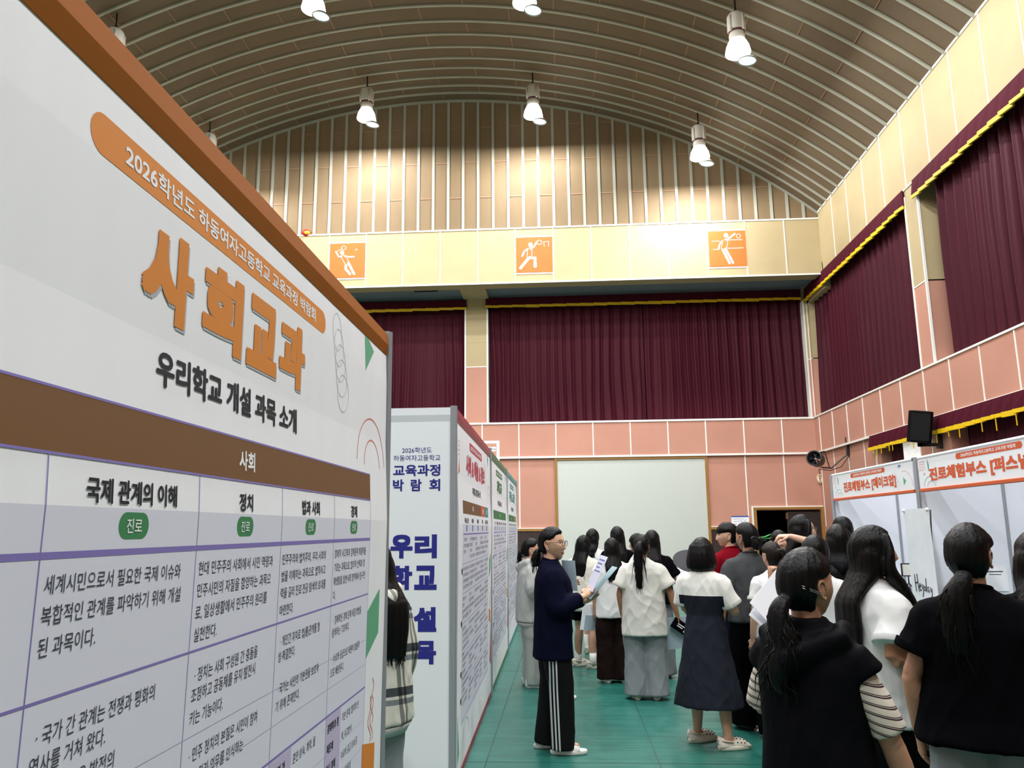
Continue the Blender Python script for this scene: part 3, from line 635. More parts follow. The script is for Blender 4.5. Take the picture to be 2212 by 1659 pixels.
# ---------------------------------------------------------------- white screen on the back wall
r = thing('wall_board', 'tall pale speckled board with an oak frame on the back wall', 'board', (1.8, YB-0.02, 0))
SPECK = mat('speckled_board', (192, 196, 189), 0.75, var=0.10, vscale=140)
MB().box((-1.98, -0.01, 0.0), (1.98, 0.02, 3.44)).build('panel', SPECK, r)
mb = MB()
for x in (-2.03, 1.97): mb.box((x, -0.04, 0), (x+0.07, 0.02, 3.49))
mb.box((-1.96, -0.04, 3.42), (1.97, 0.02, 3.49)); mb.build('frame', WOODF, r)
# poster next to the door
r = thing('wall_poster', 'white notice with a blue heading on the pink wall beside the door', 'poster', (4.60, YB-0.055, 1.72))
MB().box((-0.225, -0.006, -0.14), (0.225, 0.0, 0.175)).build('sheet', mat('paper_white', (242, 244, 250), 0.7), r)
pr = Print(lambda u, v, l: (u, -0.0075-l, v))
pr.rect(-0.225, 0.14, 0.225, 0.175, 0); pr.path([(-0.19, 0.09), (0.05, 0.1), (0.05, 0.04), (-0.18, 0.03)], 0.008, 1); pr.path([(0.08, 0.1), (0.12, 0.03), (0.16, 0.09)], 0.008, 1)
for k in range(3): pr.rect(-0.19+0.14*k, -0.05, -0.1+0.14*k, -0.035, 1); pr.rect(-0.19+0.14*k, -0.08, -0.12+0.14*k, -0.07, 1)
pr.build('printed_marks', [mat('ink_blue', (62, 92, 160), 0.7), INKG], r)
# ---------------------------------------------------------------- portable goal frame behind the boards
r = thing('goal_frame', 'white square-tube frame standing behind the green-topped board', 'frame', (-2.0, 17.0, 0))
gx0, gx1, gz = -0.75, 0.606, 3.43
mb = MB()
for x in (gx0, gx1): mb.box((x-0.03, -0.03, 0), (x+0.03, 0.03, gz))
mb.box((gx0-0.03, -0.03, gz), (gx1+0.03, 0.03, gz+0.06)); mb.build('tube_frame', mat('frame_white', (232, 234, 228), 0.4), r)
MB().box((0.33, 0.05, 0), (0.42, 0.12, gz-0.06)).build('upright', mat('frame_grey', (186, 184, 174), 0.5), r)
pl_ = MB().box((0.345, -0.045, gz-0.17), (0.562, -0.035, gz-0.075)).build('maker_plate', WHITE, r)
pr = Print(lambda u, v, l: (u, -0.046-l, v)); pr.ring(0.375, gz-0.122, 0.022, 0.026, 0.010, 0); pr.text('Samjung', 0.402, 0.552, gz-0.142, gz-0.104, 0, 0.02); pr.build('maker_lettering', [INKG], pl_)
# ---------------------------------------------------------------- wall fan and loudspeaker
DBLK = mat('dark_metal', (34, 35, 38), 0.4, spec=0.5); RIMG = mat('fan_rim', (70, 72, 76), 0.35)
fc = Vector((6.0, 19.25, 3.18))
r = thing('wall_fan', 'round black drum fan on a bent wall arm near the back corner', 'fan', fc)
ax = Vector((-0.55, -0.82, 0.13)).normalized(); q = ax.to_track_quat('Z', 'Y').to_matrix().to_4x4() @ Matrix.Scale(0.82, 4)
m = MB().lathe([(0.19, -0.24), (0.205, -0.2), (0.215, 0.12), (0.225, 0.14), (0.225, 0.17), (0.205, 0.18), (0.19, 0.165), (0.19, -0.1), (0.19, -0.22), (0.075, -0.235), (0.07, -0.24), (0.19, -0.24)], n=36)
MB().sub(m, q).build('drum', DBLK, r, True)
MB().sub(MB().lathe([(0.192, 0.172), (0.2, 0.184), (0.208, 0.18)], n=36), q).build('rim', RIMG, r, True)
m = MB()
for k in range(5):
    a = 2*pi*k/5; c, s_ = cos(a), sin(a); c2, s2 = cos(a+0.7), sin(a+0.7)
    m.add([(0.04*c, 0.04*s_, -0.02), (0.18*c, 0.18*s_, -0.03), (0.18*c2, 0.18*s2, 0.03), (0.04*c2, 0.04*s2, 0.02), (0.04*c, 0.04*s_, -0.026), (0.18*c, 0.18*s_, -0.036), (0.18*c2, 0.18*s2, 0.024), (0.04*c2, 0.04*s2, 0.014)], [(0, 1, 2, 3), (7, 6, 5, 4), (0, 4, 5, 1), (1, 5, 6, 2), (2, 6, 7, 3), (3, 7, 4, 0)])
MB().sub(m, q).build('blades', DBLK, r)
MB().sub(MB().ball((0, 0, 0.02), 0.035), q).build('hub', mat('hub_grey', (150, 150, 150), 0.4), r, True)
m = MB(); m.tube([(0.1, 0.0, -0.2), (0.35, 0.0, -0.22), (0.62, -0.05, 0.02), (0.74, -0.1, 0.1)], 0.02, 6, upv=(0, 0, 1)); m.bar((0.72, -0.1, 0.06), (0.72, -0.1, 0.5), 0.07, 0.06); m.bar((0.3, 0, -0.2), (0.22, 0, 0.18), 0.02, 0.02); m.bar((0.22, 0, 0.18), (0.1, 0, 0.15), 0.03, 0.03)
m.build('wall_arm', DBLK, r)
MB().tube([(0.05, 0, -0.24), (0.3, -0.03, -0.28), (0.55, -0.08, -0.2), (0.75, -0.12, 0.08)], 0.009, 5).build('cable', LWIRE, r, True)
r = thing('wall_loudspeaker', 'black loudspeaker on a bracket over the booth banner', 'loudspeaker', (6.35, 14.55, 3.05))
prof = [(-0.2, -0.16), (-0.14, -0.2), (0.14, -0.2), (0.2, -0.16), (0.13, 0.16), (-0.13, 0.16)]
R_ = Matrix.Rotation(-0.35, 4, 'Z') @ Matrix.Rotation(0.16, 4, 'X') @ Matrix.Rotation(0.14, 4, 'Y')
MB().sub(MB().loft([[(x, y, 0.02) for x, y in prof], [(x, y, 0.58) for x, y in prof]]), R_).build('cabinet', mat('speaker_black', (12, 12, 14), 0.6, spec=0.1), r, bevel=0.012)
MB().sub(MB().box((-0.15, -0.206, 0.06), (0.15, -0.2, 0.54)), R_).build('grille', mat('grille_black', (14, 14, 15), 0.8), r)
MB().box((0.0, -0.02, -0.06), (0.38, 0.04, 0.0)).box((0.33, -0.04, -0.1), (0.41, 0.06, 0.25)).box((0.0, -0.02, -0.06), (0.06, 0.04, 0.06)).build('bracket', DBLK, r)
# wire coil hanging in the corner
r = thing('cable_bundle', 'small cream bundle of cord hanging in the back right corner', 'cord', (6.72, YB-0.1, 2.83))
m = MB()
for k in range(4): m.ring = None; m.tube([(0.05*cos(a)+0.012*k-0.02, 0.02*sin(3*a), 0.11*sin(a)) for a in [2*pi*i/14 for i in range(15)]], 0.014, 6)
m.build('coil', mat('cord_cream', (214, 202, 170), 0.7), r, True); MB().tube([(0, 0, 0.1), (-0.01, 0.02, 0.25)], 0.008, 5).build('hanging_tie', LWIRE, r)
# ---------------------------------------------------------------- booths on the right
FX = 4.29
def fascia(label, ya, yb, title, t0, t1, seed):
    """banner board along y from ya (far) down to yb (near), reading towards the viewer's right"""
    r = thing('booth_fascia', label, 'banner', (FX, ya, 0), 0, 'booth banners')
    L = ya-yb
    MB().box((-0.005, -L+0.03, 2.035), (0.03, -0.03, PH)).build('banner_board', BOARD, r)
    MB().loft([[(-0.006, y, 1.995), (-0.018, y, 2.0), (-0.018, y, 2.03), (-0.006, y, 2.036), (0.03, y, 2.036), (0.03, y, 1.995)] for y in (-L+0.03, -0.03)]).build('bottom_rail', RUSTH, r)
    MB().loft([[(-0.006, y, PH-0.04), (-0.014, y, PH-0.02), (-0.006, y, PH), (0.03, y, PH), (0.03, y, PH-0.04)] for y in (-L+0.03, -0.03)]).build('top_rail', mat('white_rail', (225, 226, 228), 0.4), r)
    pr = Print(lambda u, v, l: (-0.0062-l, -u, v))
    c = (t0+t1)/2
    pr.pill(c-0.64, 2.306, c+0.64, 2.373, pRUST, 1); pr.text(EVENT, c-0.53, c+0.53, 2.322, 2.360, pWH, 0.022)
    pr.text(title, t0, t1, 2.087, 2.262, pRUST, 0.05)
    for j in range(4): pr.path([(0.06+0.022*k, 2.345-0.032*j+(0.012 if k % 2 else -0.004)) for k in range(8)], 0.005, pSAL, 1)
    pr.poly([(0.28, 2.375), (0.30, 2.34), (0.315, 2.30), (0.31, 2.25), (0.29, 2.225)], pTEAL, 1)
    pr.poly([(0.16, 2.19), (0.2, 2.19), (0.18, 2.225)], pSAL, 1)
    pr.ring(0.3, 2.05, 0.15, 0.115, 0.005, pTEAL, 1, a0=0, a1=pi); pr.ring(0.33, 2.05, 0.09, 0.06, 0.005, pTEAL, 1, a0=0, a1=pi)
    e_ = L-0.42
    pr.poly([(e_+0.1, 2.205), (e_+0.18, 2.155), (e_+0.1, 2.10)], pLG, 1); pr.rect(e_+0.0, 2.325, e_+0.02, 2.375, pBLU, 1); pr.rect(e_-0.04, 2.343, e_+0.06, 2.357, pBLU, 1)
    for k in range(4): pr.ring(e_-0.16+0.03*k, 2.24-0.045*k, 0.05, 0.06, 0.004, pPG, 1)
    pr.ring(e_+0.12, 2.05, 0.25, 0.23, 0.005, pSAL, 1, a0=0.1, a1=pi/2+0.2)
    pr.build('printed_graphics', PMATS, r)
RUSTH = mat('rail_rust', (204, 92, 52), 0.5)
fascia('far booth banner with orange lettering, shorter title', 13.04, 10.02, '진로체험부스 [메이크업]', 0.53, 2.47, 1)
fascia('near booth banner with orange lettering, running off the right edge', 9.92, 6.9, '진로체험부스 [퍼스널 컬러]', 0.31, 2.92, 2)
GLOSSW = mat('booth_panel_white', (230, 233, 244), 0.4)
def partition(label, y, xs_):
    r = thing('booth_partition', label, 'partition', (FX, y, 0), 0, 'white booth partitions')
    for a, b in zip(xs_, xs_[1:]): MB().box((a-FX+0.02, -0.008, 0.03), (b-FX-0.02, 0.008, PH-0.04)).build('wall_panel', GLOSSW, r)
    for x in xs_: m = MB(); post(m, x-FX, 0, PH); m.build('post', ALU, r)
    MB().box((0, -0.014, PH-0.045), (xs_[-1]-FX, 0.014, PH-0.005)).build('top_rail', ALU, r)
partition('white partition closing the far end of the booths', 13.06, [FX, 5.28, 6.27])
partition('white partition between the two booths behind the small upright banner', 9.97, [FX, 5.28, 6.27])
r = thing('booth_back_wall', 'white rear wall of the booths along the right side', 'partition', (6.3, 13.0, 0))
for k in range(6): MB().box((-0.008, -0.99*(k+1)+0.02, 0.03), (0.008, -0.99*k-0.02, PH-0.04)).build('wall_panel', GLOSSW, r); m = MB(); post(m, 0, -0.99*(k+1), PH); m.build('post', ALU, r)
r = thing('booth_frame_post', 'aluminium post at the near end of the booth banners, out of frame', 'post', (FX, 6.87, 0)); m = MB(); post(m, 0, 0, PH); m.build('post', ALU, r)
# sign taped on the partition
r = thing('paper_sign', 'small white paper sign taped on the partition beside the black-haired head', 'sign', (5.08, 9.955, 0.97))
MB().box((-0.15, -0.004, -0.14), (0.13, 0, 0.14)).build('sheet', mat('paper_white', (242, 244, 250), 0.7), r)
pr = Print(lambda u, v, l: (u, -0.005-l, v)); pr.rect(-0.1, 0.08, 0.08, 0.092, 0); pr.rect(-0.08, 0.05, 0.06, 0.058, 0); pr.build('printed_marks', [INKG], r)
# narrow upright banner at the booth front
r = thing('upright_banner', 'narrow grey-white upright banner signed in black handwriting', 'banner', (4.0, 9.42, 0), radians(-88))
CLOUD = mat('banner_cloudy', (228, 232, 238), 0.6, var=0.05, vscale=3)
mb = MB(); mb.loft([[(x, 0.02*cos(v*1.5), 0.1+1.69*v) for x in (-0.3, 0.3)]+[(x, 0.02*cos(v*1.5)+0.003, 0.1+1.69*v) for x in (0.3, -0.3)] for v in [i/12 for i in range(13)]]); mb.build('banner_sheet', CLOUD, r)
mb = MB(); mb.tube([(-0.29, 0.05, 0.1), (0, 0.12, 0.9), (0.29, 0.03, 1.77)], 0.008, 6).tube([(0.29, 0.05, 0.1), (0, 0.12, 0.9), (-0.29, 0.03, 1.77)], 0.008, 6).tube([(0, 0.12, 0.9), (0.0, 0.3, 0.0)], 0.008, 6).tube([(0.29, 0.05, 0.1), (0.29, -0.02, 0.0)], 0.008, 6).tube([(-0.29, 0.05, 0.1), (-0.29, -0.02, 0.0)], 0.008, 6); mb.build('cross_stand', DBLK, r, True)
for x in (-0.28, 0.28): MB().ball((x, 0.0, 1.775), 0.022).build('corner_clip', mat('clip_white', (225, 225, 225), 0.4), r, True)
pr = Print(lambda u, v, l: (u, 0.02*cos((v-0.1)/1.69*1.5)-0.003-l, v))
def script_path(p, w_): pr.path(p, w_, 0, 1)
hx, hy, hs = -0.20, 0.86, 0.1
for st in ([(0, 1.9), (0.1, 0)], [(0.05, 0.95), (0.7, 1.05)], [(0.6, 2.0), (0.75, 0.0)], [(0.85, 0.5), (1.3, 0.7), (1.15, 1.0), (0.95, 0.6), (1.1, 0.15), (1.4, 0.3)], [(1.5, 0.9), (1.6, 0.4), (1.85, 0.9), (1.8, 0.1), (1.55, -0.5)], [(2.35, 0.6), (2.1, 0.7), (2.1, 0.2), (2.4, 0.3), (2.6, 1.6), (2.5, 0.1)], [(3.1, 0.7), (2.85, 0.6), (2.85, 0.1), (3.1, 0.4), (3.15, 0.05)], [(3.4, 0.7), (3.5, 0.2), (3.8, 0.6), (3.7, -0.2), (3.4, -0.6)]):
    script_path([(hx+a*hs, hy+b*hs) for a, b in st], 0.016)
pr.text('Make-up · personal color · nail', -0.24, 0.26, 0.72, 0.755, 1)
pr.build('printed_lettering', [INK, INKG], r)
# ---------------------------------------------------------------- tables and what stands on them
TTOP = mat('table_top_white', (212, 214, 216), 0.4); TGREY = mat('table_grey', (110, 112, 124), 0.5)
def table(label, x0, y0, x1, y1, top):
    r = thing('folding_table', label, 'table', ((x0+x1)/2, (y0+y1)/2, 0), 0, 'folding tables')
    a, b = (x1-x0)/2, (y1-y0)/2
    MB().box((-a, -b, 0.71), (a, b, 0.74)).build('table_top', top, r, bevel=0.006)
    for sx in (-1, 1):
        for sy in (-1, 1): MB().tube([(sx*(a-0.05), sy*(b-0.12), 0.71), (sx*(a-0.04), sy*(b-0.08), 0)], 0.015, 8).build('leg', TGREY, r, True)
    MB().box((-a+0.04, -b+0.1, 0.38), (a-0.04, -b+0.115, 0.70)).build('modesty_panel', TGREY, r)
table('folding table with papers beside the white-shirted girl on the right', 2.5, 5.75, 3.1, 7.55, TTOP)
table('folding table carrying the dark tablet in front of the upright banner', 3.4, 8.2, 4.0, 9.4, TGREY)
table('folding table inside the far booth carrying the lamp on a tripod', 4.36, 10.25, 4.96, 11.9, TGREY)
r = thing('ring_light_panel', 'small square photo light on a black tripod left of the upright banner', 'lamp', (4.52, 11.05, 0.741))
mb = MB()
for a in (0.3, 2.4, 4.5): mb.tube([(0, 0, 0.12), (0.09*cos(a), 0.09*sin(a), 0.0)], 0.008, 6)
mb.tube([(0, 0, 0.1), (0, 0, 0.2)], 0.01, 6); mb.build('tripod', DBLK, r, True)
MB().box((-0.085, -0.012, 0.2), (0.085, 0.012, 0.37)).build('light_housing', DBLK, r, bevel=0.005)
MB().box((-0.07, -0.016, 0.215), (0.07, -0.012, 0.355)).build('diffuser', mat('soft_diffuser', (238, 236, 228), 0.5), r)
r = thing('tablet', 'dark tablet lying at the table edge in front of the upright banner', 'tablet', (3.55, 8.9, 0.745))
MB().box((-0.14, -0.2, 0), (0.14, 0.2, 0.012)).build('case', DBLK, r, bevel=0.004); MB().box((-0.12, -0.18, 0.012), (0.12, 0.18, 0.014)).build('screen', mat('screen_pale', (168, 190, 204), 0.15, spec=0.6), r)
PAPER = mat('paper_white', (242, 244, 250), 0.7)
def sheet(label, loc, rz, a=0.21, b=0.297, lines=5, grp='loose sheets on the table', mt=None):
    r = thing('paper_sheet', label, 'paper', loc, rz, grp)
    MB().box((-a/2, -b/2, 0), (a/2, b/2, 0.0015)).build('sheet', mt or PAPER, r)
    pr = Print(lambda u, v, l: (u, v, 0.0018+l))
    for k in range(lines): pr.rect(-a/2+0.02, b/2-0.04-0.03*k, a/2-0.03-0.02*(k % 2), b/2-0.033-0.03*k, 0)
    pr.build('printed_lines', [INKG], r)
sheet('white printed sheet lying furthest back on the table by the white shirt', (2.72, 6.95, 0.741), 0.2)
sheet('white printed sheet lying at the middle of the table by the white shirt', (2.70, 6.55, 0.741), -0.3)
sheet('white printed sheet near the front edge of the table by the white shirt', (2.66, 6.15, 0.741), 0.5)
# ---------------------------------------------------------------- people
def remeshed(mb, vox, smooth=3):
    """melt overlapping closed shapes into one continuous surface"""
    me = bpy.data.meshes.new('melt'); me.from_pydata(mb.v, [], mb.f); me.update()
    o = bpy.data.objects.new('melt', me); COL.objects.link(o)
    m = o.modifiers.new('r', 'REMESH'); m.mode = 'VOXEL'; m.voxel_size = vox; m.use_smooth_shade = True
    if smooth: s = o.modifiers.new('s', 'SMOOTH'); s.factor = 0.5; s.iterations = smooth
    e = o.evaluated_get(bpy.context.evaluated_depsgraph_get()); em = e.to_mesh()
    v = np.empty(len(em.vertices)*3, 'f'); em.vertices.foreach_get('co', v); v = v.reshape(-1, 3)
    n = np.empty(len(em.vertices)*3, 'f'); em.vertices.foreach_get('normal', n); n = n.reshape(-1, 3)
    f = [tuple(p.vertices) for p in em.polygons]
    e.to_mesh_clear(); bpy.data.objects.remove(o); bpy.data.meshes.remove(me)
    return v, n, f
def nz(p, s): return noise.noise((p[0]*s[0]+s[3], p[1]*s[1]+s[3]*1.7, p[2]*s[2]-s[3]))
def mesh_from(v, f, name, mats, parent, mi=None):
    mb = MB(); mb.v = [tuple(map(float, p)) for p in v]; mb.f = f; mb.m = mi or [0]*len(f)
    return mb.build(name, mats, parent, True)
def ell(z, rx, ry, cx=0, cy=0, n=24, p=2.4):
    out = []
    for k in range(n):
        a = 2*pi*k/n; c, s = cos(a), sin(a)
        out.append((cx+rx*math.copysign(abs(c)**(2/p), c), cy+ry*math.copysign(abs(s)**(2/p), s), z))
    return out
def spline(pts, n):
    """smooth path through the points"""
    P = [Vector(p) for p in pts]; out = []
    for i in range(len(P)-1):
        a, b, c, d = P[max(i-1, 0)], P[i], P[i+1], P[min(i+2, len(P)-1)]
        for k in range(n):
            t = k/n; out.append(0.5*((2*b)+(c-a)*t+(2*a-5*b+4*c-d)*t*t+(3*b-a-3*c+d)*t**3))
    return out+[P[-1]]
def rads(r, n):
    out = []
    for i in range(len(r)-1): out += [r[i]+(r[i+1]-r[i])*(k/n)**1 for k in range(n)]
    return out+[r[-1]]
def limb(mb, pts, r, n=4, seg=12, flat=1.0): return mb.tube(spline(pts, n), rads(r, n), seg, 0, flat)
def skin(name, rgb):
    return mat(name, rgb, 0.5, spec=0.35, var=0.05, vscale=9)
HAIRM = None
def hair_mat(name, rgb):
    if name in MATS: return MATS[name]
    m = mat(name, rgb, 0.42, spec=0.16, bump=0.5, bscale=90, stretch=(1.0, 1.0, 0.04))
    return m
HBLACK = hair_mat('black_hair', (7, 6, 6)); HBROWN = hair_mat('dark_brown_hair', (26, 18, 15))
def cloth(name, rgb, rough=0.8, fine=260):
    return mat(name, rgb, rough, spec=0.03 if sum(rgb) < 160 else 0.2, var=0.03, vscale=5, bump=0.12, bscale=fine)
def ramp_mat(name, axis, period, stops, base, gate=None, rough=0.8, off=0.0, repeat=True, second=None):
    """woven pattern: constant colour bands along an axis of the garment"""
    m = bpy.data.materials.new(name); m.use_nodes = True; nt = m.node_tree; b = nt.nodes['Principled BSDF']; b.inputs['Roughness'].default_value = rough; b.inputs['Specular IOR Level'].default_value = 0.2
    tc = nt.nodes.new('ShaderNodeTexCoord'); L = nt.links.new
    def band(axis, period, off, stops, repeat):
        d = nt.nodes.new('ShaderNodeVectorMath'); d.operation = 'DOT_PRODUCT'; d.inputs[1].default_value = axis; L(tc.outputs['Object'], d.inputs[0])
        a = nt.nodes.new('ShaderNodeMath'); a.operation = 'MULTIPLY_ADD'; a.inputs[1].default_value = 1/period; a.inputs[2].default_value = off/period; L(d.outputs['Value'], a.inputs[0])
        s = a
        if repeat: s = nt.nodes.new('ShaderNodeMath'); s.operation = 'FRACT'; L(a.outputs[0], s.inputs[0])
        r = nt.nodes.new('ShaderNodeValToRGB'); r.color_ramp.interpolation = 'CONSTANT'
        e = r.color_ramp.elements
        for i, (p, c) in enumerate(stops):
            el = e[i] if i < 2 else e.new(p)
            el.position = p; el.color = (*lin(c), 1)
        L(s.outputs[0], r.inputs[0]); return r
    r = band(axis, period, off, stops, repeat); out = r.outputs[0]
    if second:
        r2 = band(*second); mx = nt.nodes.new('ShaderNodeMix'); mx.data_type = 'RGBA'; mx.blend_type = 'MULTIPLY'; mx.inputs[0].default_value = 1
        L(out, mx.inputs[6]); L(r2.outputs[0], mx.inputs[7]); out = mx.outputs[2]
    if gate:
        d = nt.nodes.new('ShaderNodeVectorMath'); d.operation = 'DOT_PRODUCT'; d.inputs[1].default_value = gate[0]; L(tc.outputs['Object'], d.inputs[0])
        g = nt.nodes.new('ShaderNodeMath'); g.operation = 'GREATER_THAN'; g.inputs[1].default_value = gate[1]; L(d.outputs['Value'], g.inputs[0])
        mx = nt.nodes.new('ShaderNodeMix'); mx.data_type = 'RGBA'; mx.inputs[6].default_value = (*lin(base), 1); L(g.outputs[0], mx.inputs[0]); L(out, mx.inputs[7]); out = mx.outputs[2]
    L(out, b.inputs['Base Color']); return m
def dress_mat():
    m = bpy.data.materials.new('dress_white_and_slate'); m.use_nodes = True; nt = m.node_tree; b = nt.nodes['Principled BSDF']; b.inputs['Roughness'].default_value = 0.8; b.inputs['Specular IOR Level'].default_value = 0.1
    tc = nt.nodes.new('ShaderNodeTexCoord'); sp = nt.nodes.new('ShaderNodeSeparateXYZ'); nt.links.new(tc.outputs['Object'], sp.inputs[0])
    def mth(op, a, v):
        n = nt.nodes.new('ShaderNodeMath'); n.operation = op; nt.links.new(a, n.inputs[0])
        if hasattr(v, 'node'): nt.links.new(v, n.inputs[1])
        elif v is not None: n.inputs[1].default_value = v
        return n.outputs[0]
    yoke = mth('GREATER_THAN', sp.outputs['Z'], 1.09)
    slv = mth('MULTIPLY', mth('GREATER_THAN', mth('ABSOLUTE', sp.outputs['X'], None), 0.178), mth('GREATER_THAN', sp.outputs['Z'], 0.97))
    mx = nt.nodes.new('ShaderNodeMix'); mx.data_type = 'RGBA'; mx.inputs[6].default_value = (*lin((30, 33, 42)), 1); mx.inputs[7].default_value = (*lin((226, 224, 218)), 1)
    nt.links.new(mth('MAXIMUM', yoke, slv), mx.inputs[0]); nt.links.new(mx.outputs[2], b.inputs['Base Color']); return m
# ---- head
HW, HF, HB, HT, HBOT = 0.073, 0.092, 0.100, 0.112, 0.112
def head_pt(az, el, feat=True):
    """az from the face (0) round to the back, el from -90 to 90 degrees, in head space"""
    dx, dy, dz = sin(az)*cos(el), cos(az)*cos(el), sin(el)
    x, y, z = HW*dx, (HF if dy > 0 else HB)*dy, (HT if dz > 0 else HBOT)*dz
    k = max(0.0, -z-0.012)/0.10
    x *= 1-0.36*min(1, k)**1.3
    if y > 0:
        if dz < 0: y *= max(cos(el), 0.02)**-0.5
        y *= 1-0.06*min(1, k)**2
    else: y *= 1-0.55*min(1, k)**1.1
    if z > 0.03: x *= 1+0.06*sin(min(1, (z-0.03)/0.05)*pi)
    if feat and dy > 0.1:
        g = lambda u, s: math.exp(-(u/s)**2)
        nosew = 0.009+0.007*max(0, min(1, (0.012-z)/0.05))
        pz = 0 if z > 0.02 or z < -0.062 else (max(0, (0.02-z)/0.062) if z > -0.042 else max(0, 1-(-0.042-z)/0.016))
        y += 0.021*g(x, nosew)*pz
        y -= 0.009*g(abs(x)-0.031, 0.016)*g(z-0.003, 0.014)
        y += 0.003*g(z-0.026, 0.010)*g(x, 0.05)
        y += 0.004*g(x, 0.022)*(g(z+0.066, 0.005)+g(z+0.078, 0.006)) - 0.003*g(x, 0.022)*g(z+0.0715, 0.002)
        y += 0.009*g(x, 0.020)*g(z+0.097, 0.012)
        y += 0.004*g(abs(x)-0.04, 0.02)*g(z+0.03, 0.02)
    return (x, y, z)
def head_mesh(fine):
    na, ne = (96, 72) if fine else (48, 36)
    rings = [[head_pt(2*pi*j/na, -pi/2+0.03+(pi-0.06)*i/ne) for j in range(na)] for i in range(ne+1)]
    mb = MB().loft([r[::-1] for r in rings])
    for s in (-1, 1):                                   # ears: a cupped disc with a raised rim and a lobe
        M = Matrix.Translation((s*0.070, -0.004, -0.004)) @ Matrix.Rotation(-s*0.30, 4, 'Z')
        mb.sub(MB().ball((s*0.003, -0.013, -0.008), (0.006, 0.015, 0.028), 12, 8), M)
        mb.sub(MB().tube(spline([(s*0.004, 0.003, -0.008), (s*0.008, -0.001, 0.014), (s*0.011, -0.014, 0.022), (s*0.013, -0.027, 0.012), (s*0.012, -0.027, -0.008), (s*0.008, -0.016, -0.028), (s*0.004, -0.004, -0.038), (s*0.002, 0.001, -0.030)], 3), rads([0.003, 0.004, 0.0045, 0.0045, 0.0042, 0.0045, 0.0055, 0.003], 3), 8), M)
    return mb
def hairline(az, style, bangs):
    a = abs(math.degrees(az))
    top = 0.10 if bangs else 0.52
    A = 108 if style == 'tied' else 72
    if a < 48: return top+(0.0 if bangs else 0.05*cos(radians(a*2)))
    if style == 'tied':
        if a < 80: return top-(top-0.20)*((a-48)/32)**0.8
        if a < 108: return 0.20
        return 0.20-1.4*(a-108)/18
    if a < A: return top-(top+1.3)*((a-48)/(A-48))**1.4
    return -9
def hair_cap(style, bangs, thick=0.014):
    na, ne = 72, 48; rings = []
    for i in range(ne+1):
        el = -pi/2+0.03+(pi-0.06)*i/ne; r = []
        for j in range(na):
            az = 2*pi*j/na; a_ = az if az <= pi else az-2*pi
            x, y, z = head_pt(az, el, False); d = Vector((x, y, z)).normalized()
            zr = z/0.112; h_ = hairline(a_, style, bangs)
            t = max(0.0, min(1.0, (zr-h_)/0.10))
            if abs(a_) > 1.7 and zr < -0.62: t = max(0.0, min(t, 1-(-0.62-zr)/0.15))
            k = -0.012+(thick+0.012)*t + (0.004*max(0, zr) if t > 0.5 else 0) + 0.007*t*max(0, -cos(a_))*max(0, 1-zr*zr)
            r.append((x+d.x*k, y+d.y*k, z+d.z*k))
        rings.append(r)
    return MB().loft([q[::-1] for q in rings])
def strand_disp(v, n, amp, seed, zf=3.0):
    out = v.copy()
    for i in range(len(v)):
        p = v[i]; a = atan2(p[0], -p[1]+0.03)
        d = noise.noise((a*9+seed, p[2]*zf, seed))+0.6*noise.noise((a*26+seed, p[2]*zf*1.3, seed+3))
        out[i] = p+n[i]*amp*d
    return out
# ---- hands
def hand(palm_mb, fing_mb, wrist, d, nrm, side, curl=(0.5, 0.55, 0.6, 0.65), thumb=0.4, s=1.0, spread=0.06):
    """palm goes into palm_mb, five separate fingers into fing_mb; d points along the hand, nrm out of the palm"""
    w_, d, nrm = Vector(wrist), Vector(d).normalized(), Vector(nrm); nrm = (nrm-d*nrm.dot(d)).normalized()
    ac = d.cross(nrm)*side                              # towards the thumb
    L = 0.085*s; rings = []
    for t, hw, ht in ((-0.12, 0.022, 0.018), (0.1, 0.026, 0.019), (0.35, 0.034, 0.017), (0.7, 0.039, 0.015), (0.95, 0.038, 0.013), (1.02, 0.034, 0.010)):
        c = w_+d*(L*t); rings.append([c+ac*(hw*s*cos(2*pi*k/12))+nrm*(ht*s*sin(2*pi*k/12)) for k in range(12)])
    palm_mb.loft(rings)
    for i, (ln, r) in enumerate(((0.068, 0.0085), (0.076, 0.009), (0.070, 0.0085), (0.054, 0.0075))):
        off = (0.028-0.0187*i)*s; p = w_+d*(L*0.86)+ac*off-nrm*0.001; ang = 0.1; pts = [p]; dd = (d+ac*spread*(1.2-0.8*i)).normalized()
        for q, fr in enumerate((0.16, 0.42, 0.28, 0.22)):
            if q: ang += curl[i]*(1.0 if q == 1 else 0.85)
            v_ = dd*cos(ang)+nrm*sin(ang); p = p+v_*(ln*s*fr*1.05); pts.append(p)
        fing_mb.tube(spline(pts, 3), rads([r*s*1.05, r*s, r*s*0.98, r*s*0.9, r*s*0.55], 3), 8)
    p = w_+d*(L*0.25)+ac*0.022*s; v0 = (ac*0.75+d*0.65+nrm*0.25).normalized(); v1 = (d*0.9+ac*(0.5-thumb)+nrm*(0.2+thumb)).normalized(); v2 = (d*0.9+ac*(0.15-thumb)+nrm*(0.3+thumb)).normalized()
    pts = [p, p+v0*0.03*s, p+v0*0.03*s+v1*0.03*s, p+v0*0.03*s+v1*0.03*s+v2*0.024*s]
    fing_mb.tube(spline(pts, 3), rads([0.013*s, 0.0115*s, 0.010*s, 0.006*s], 3), 8)
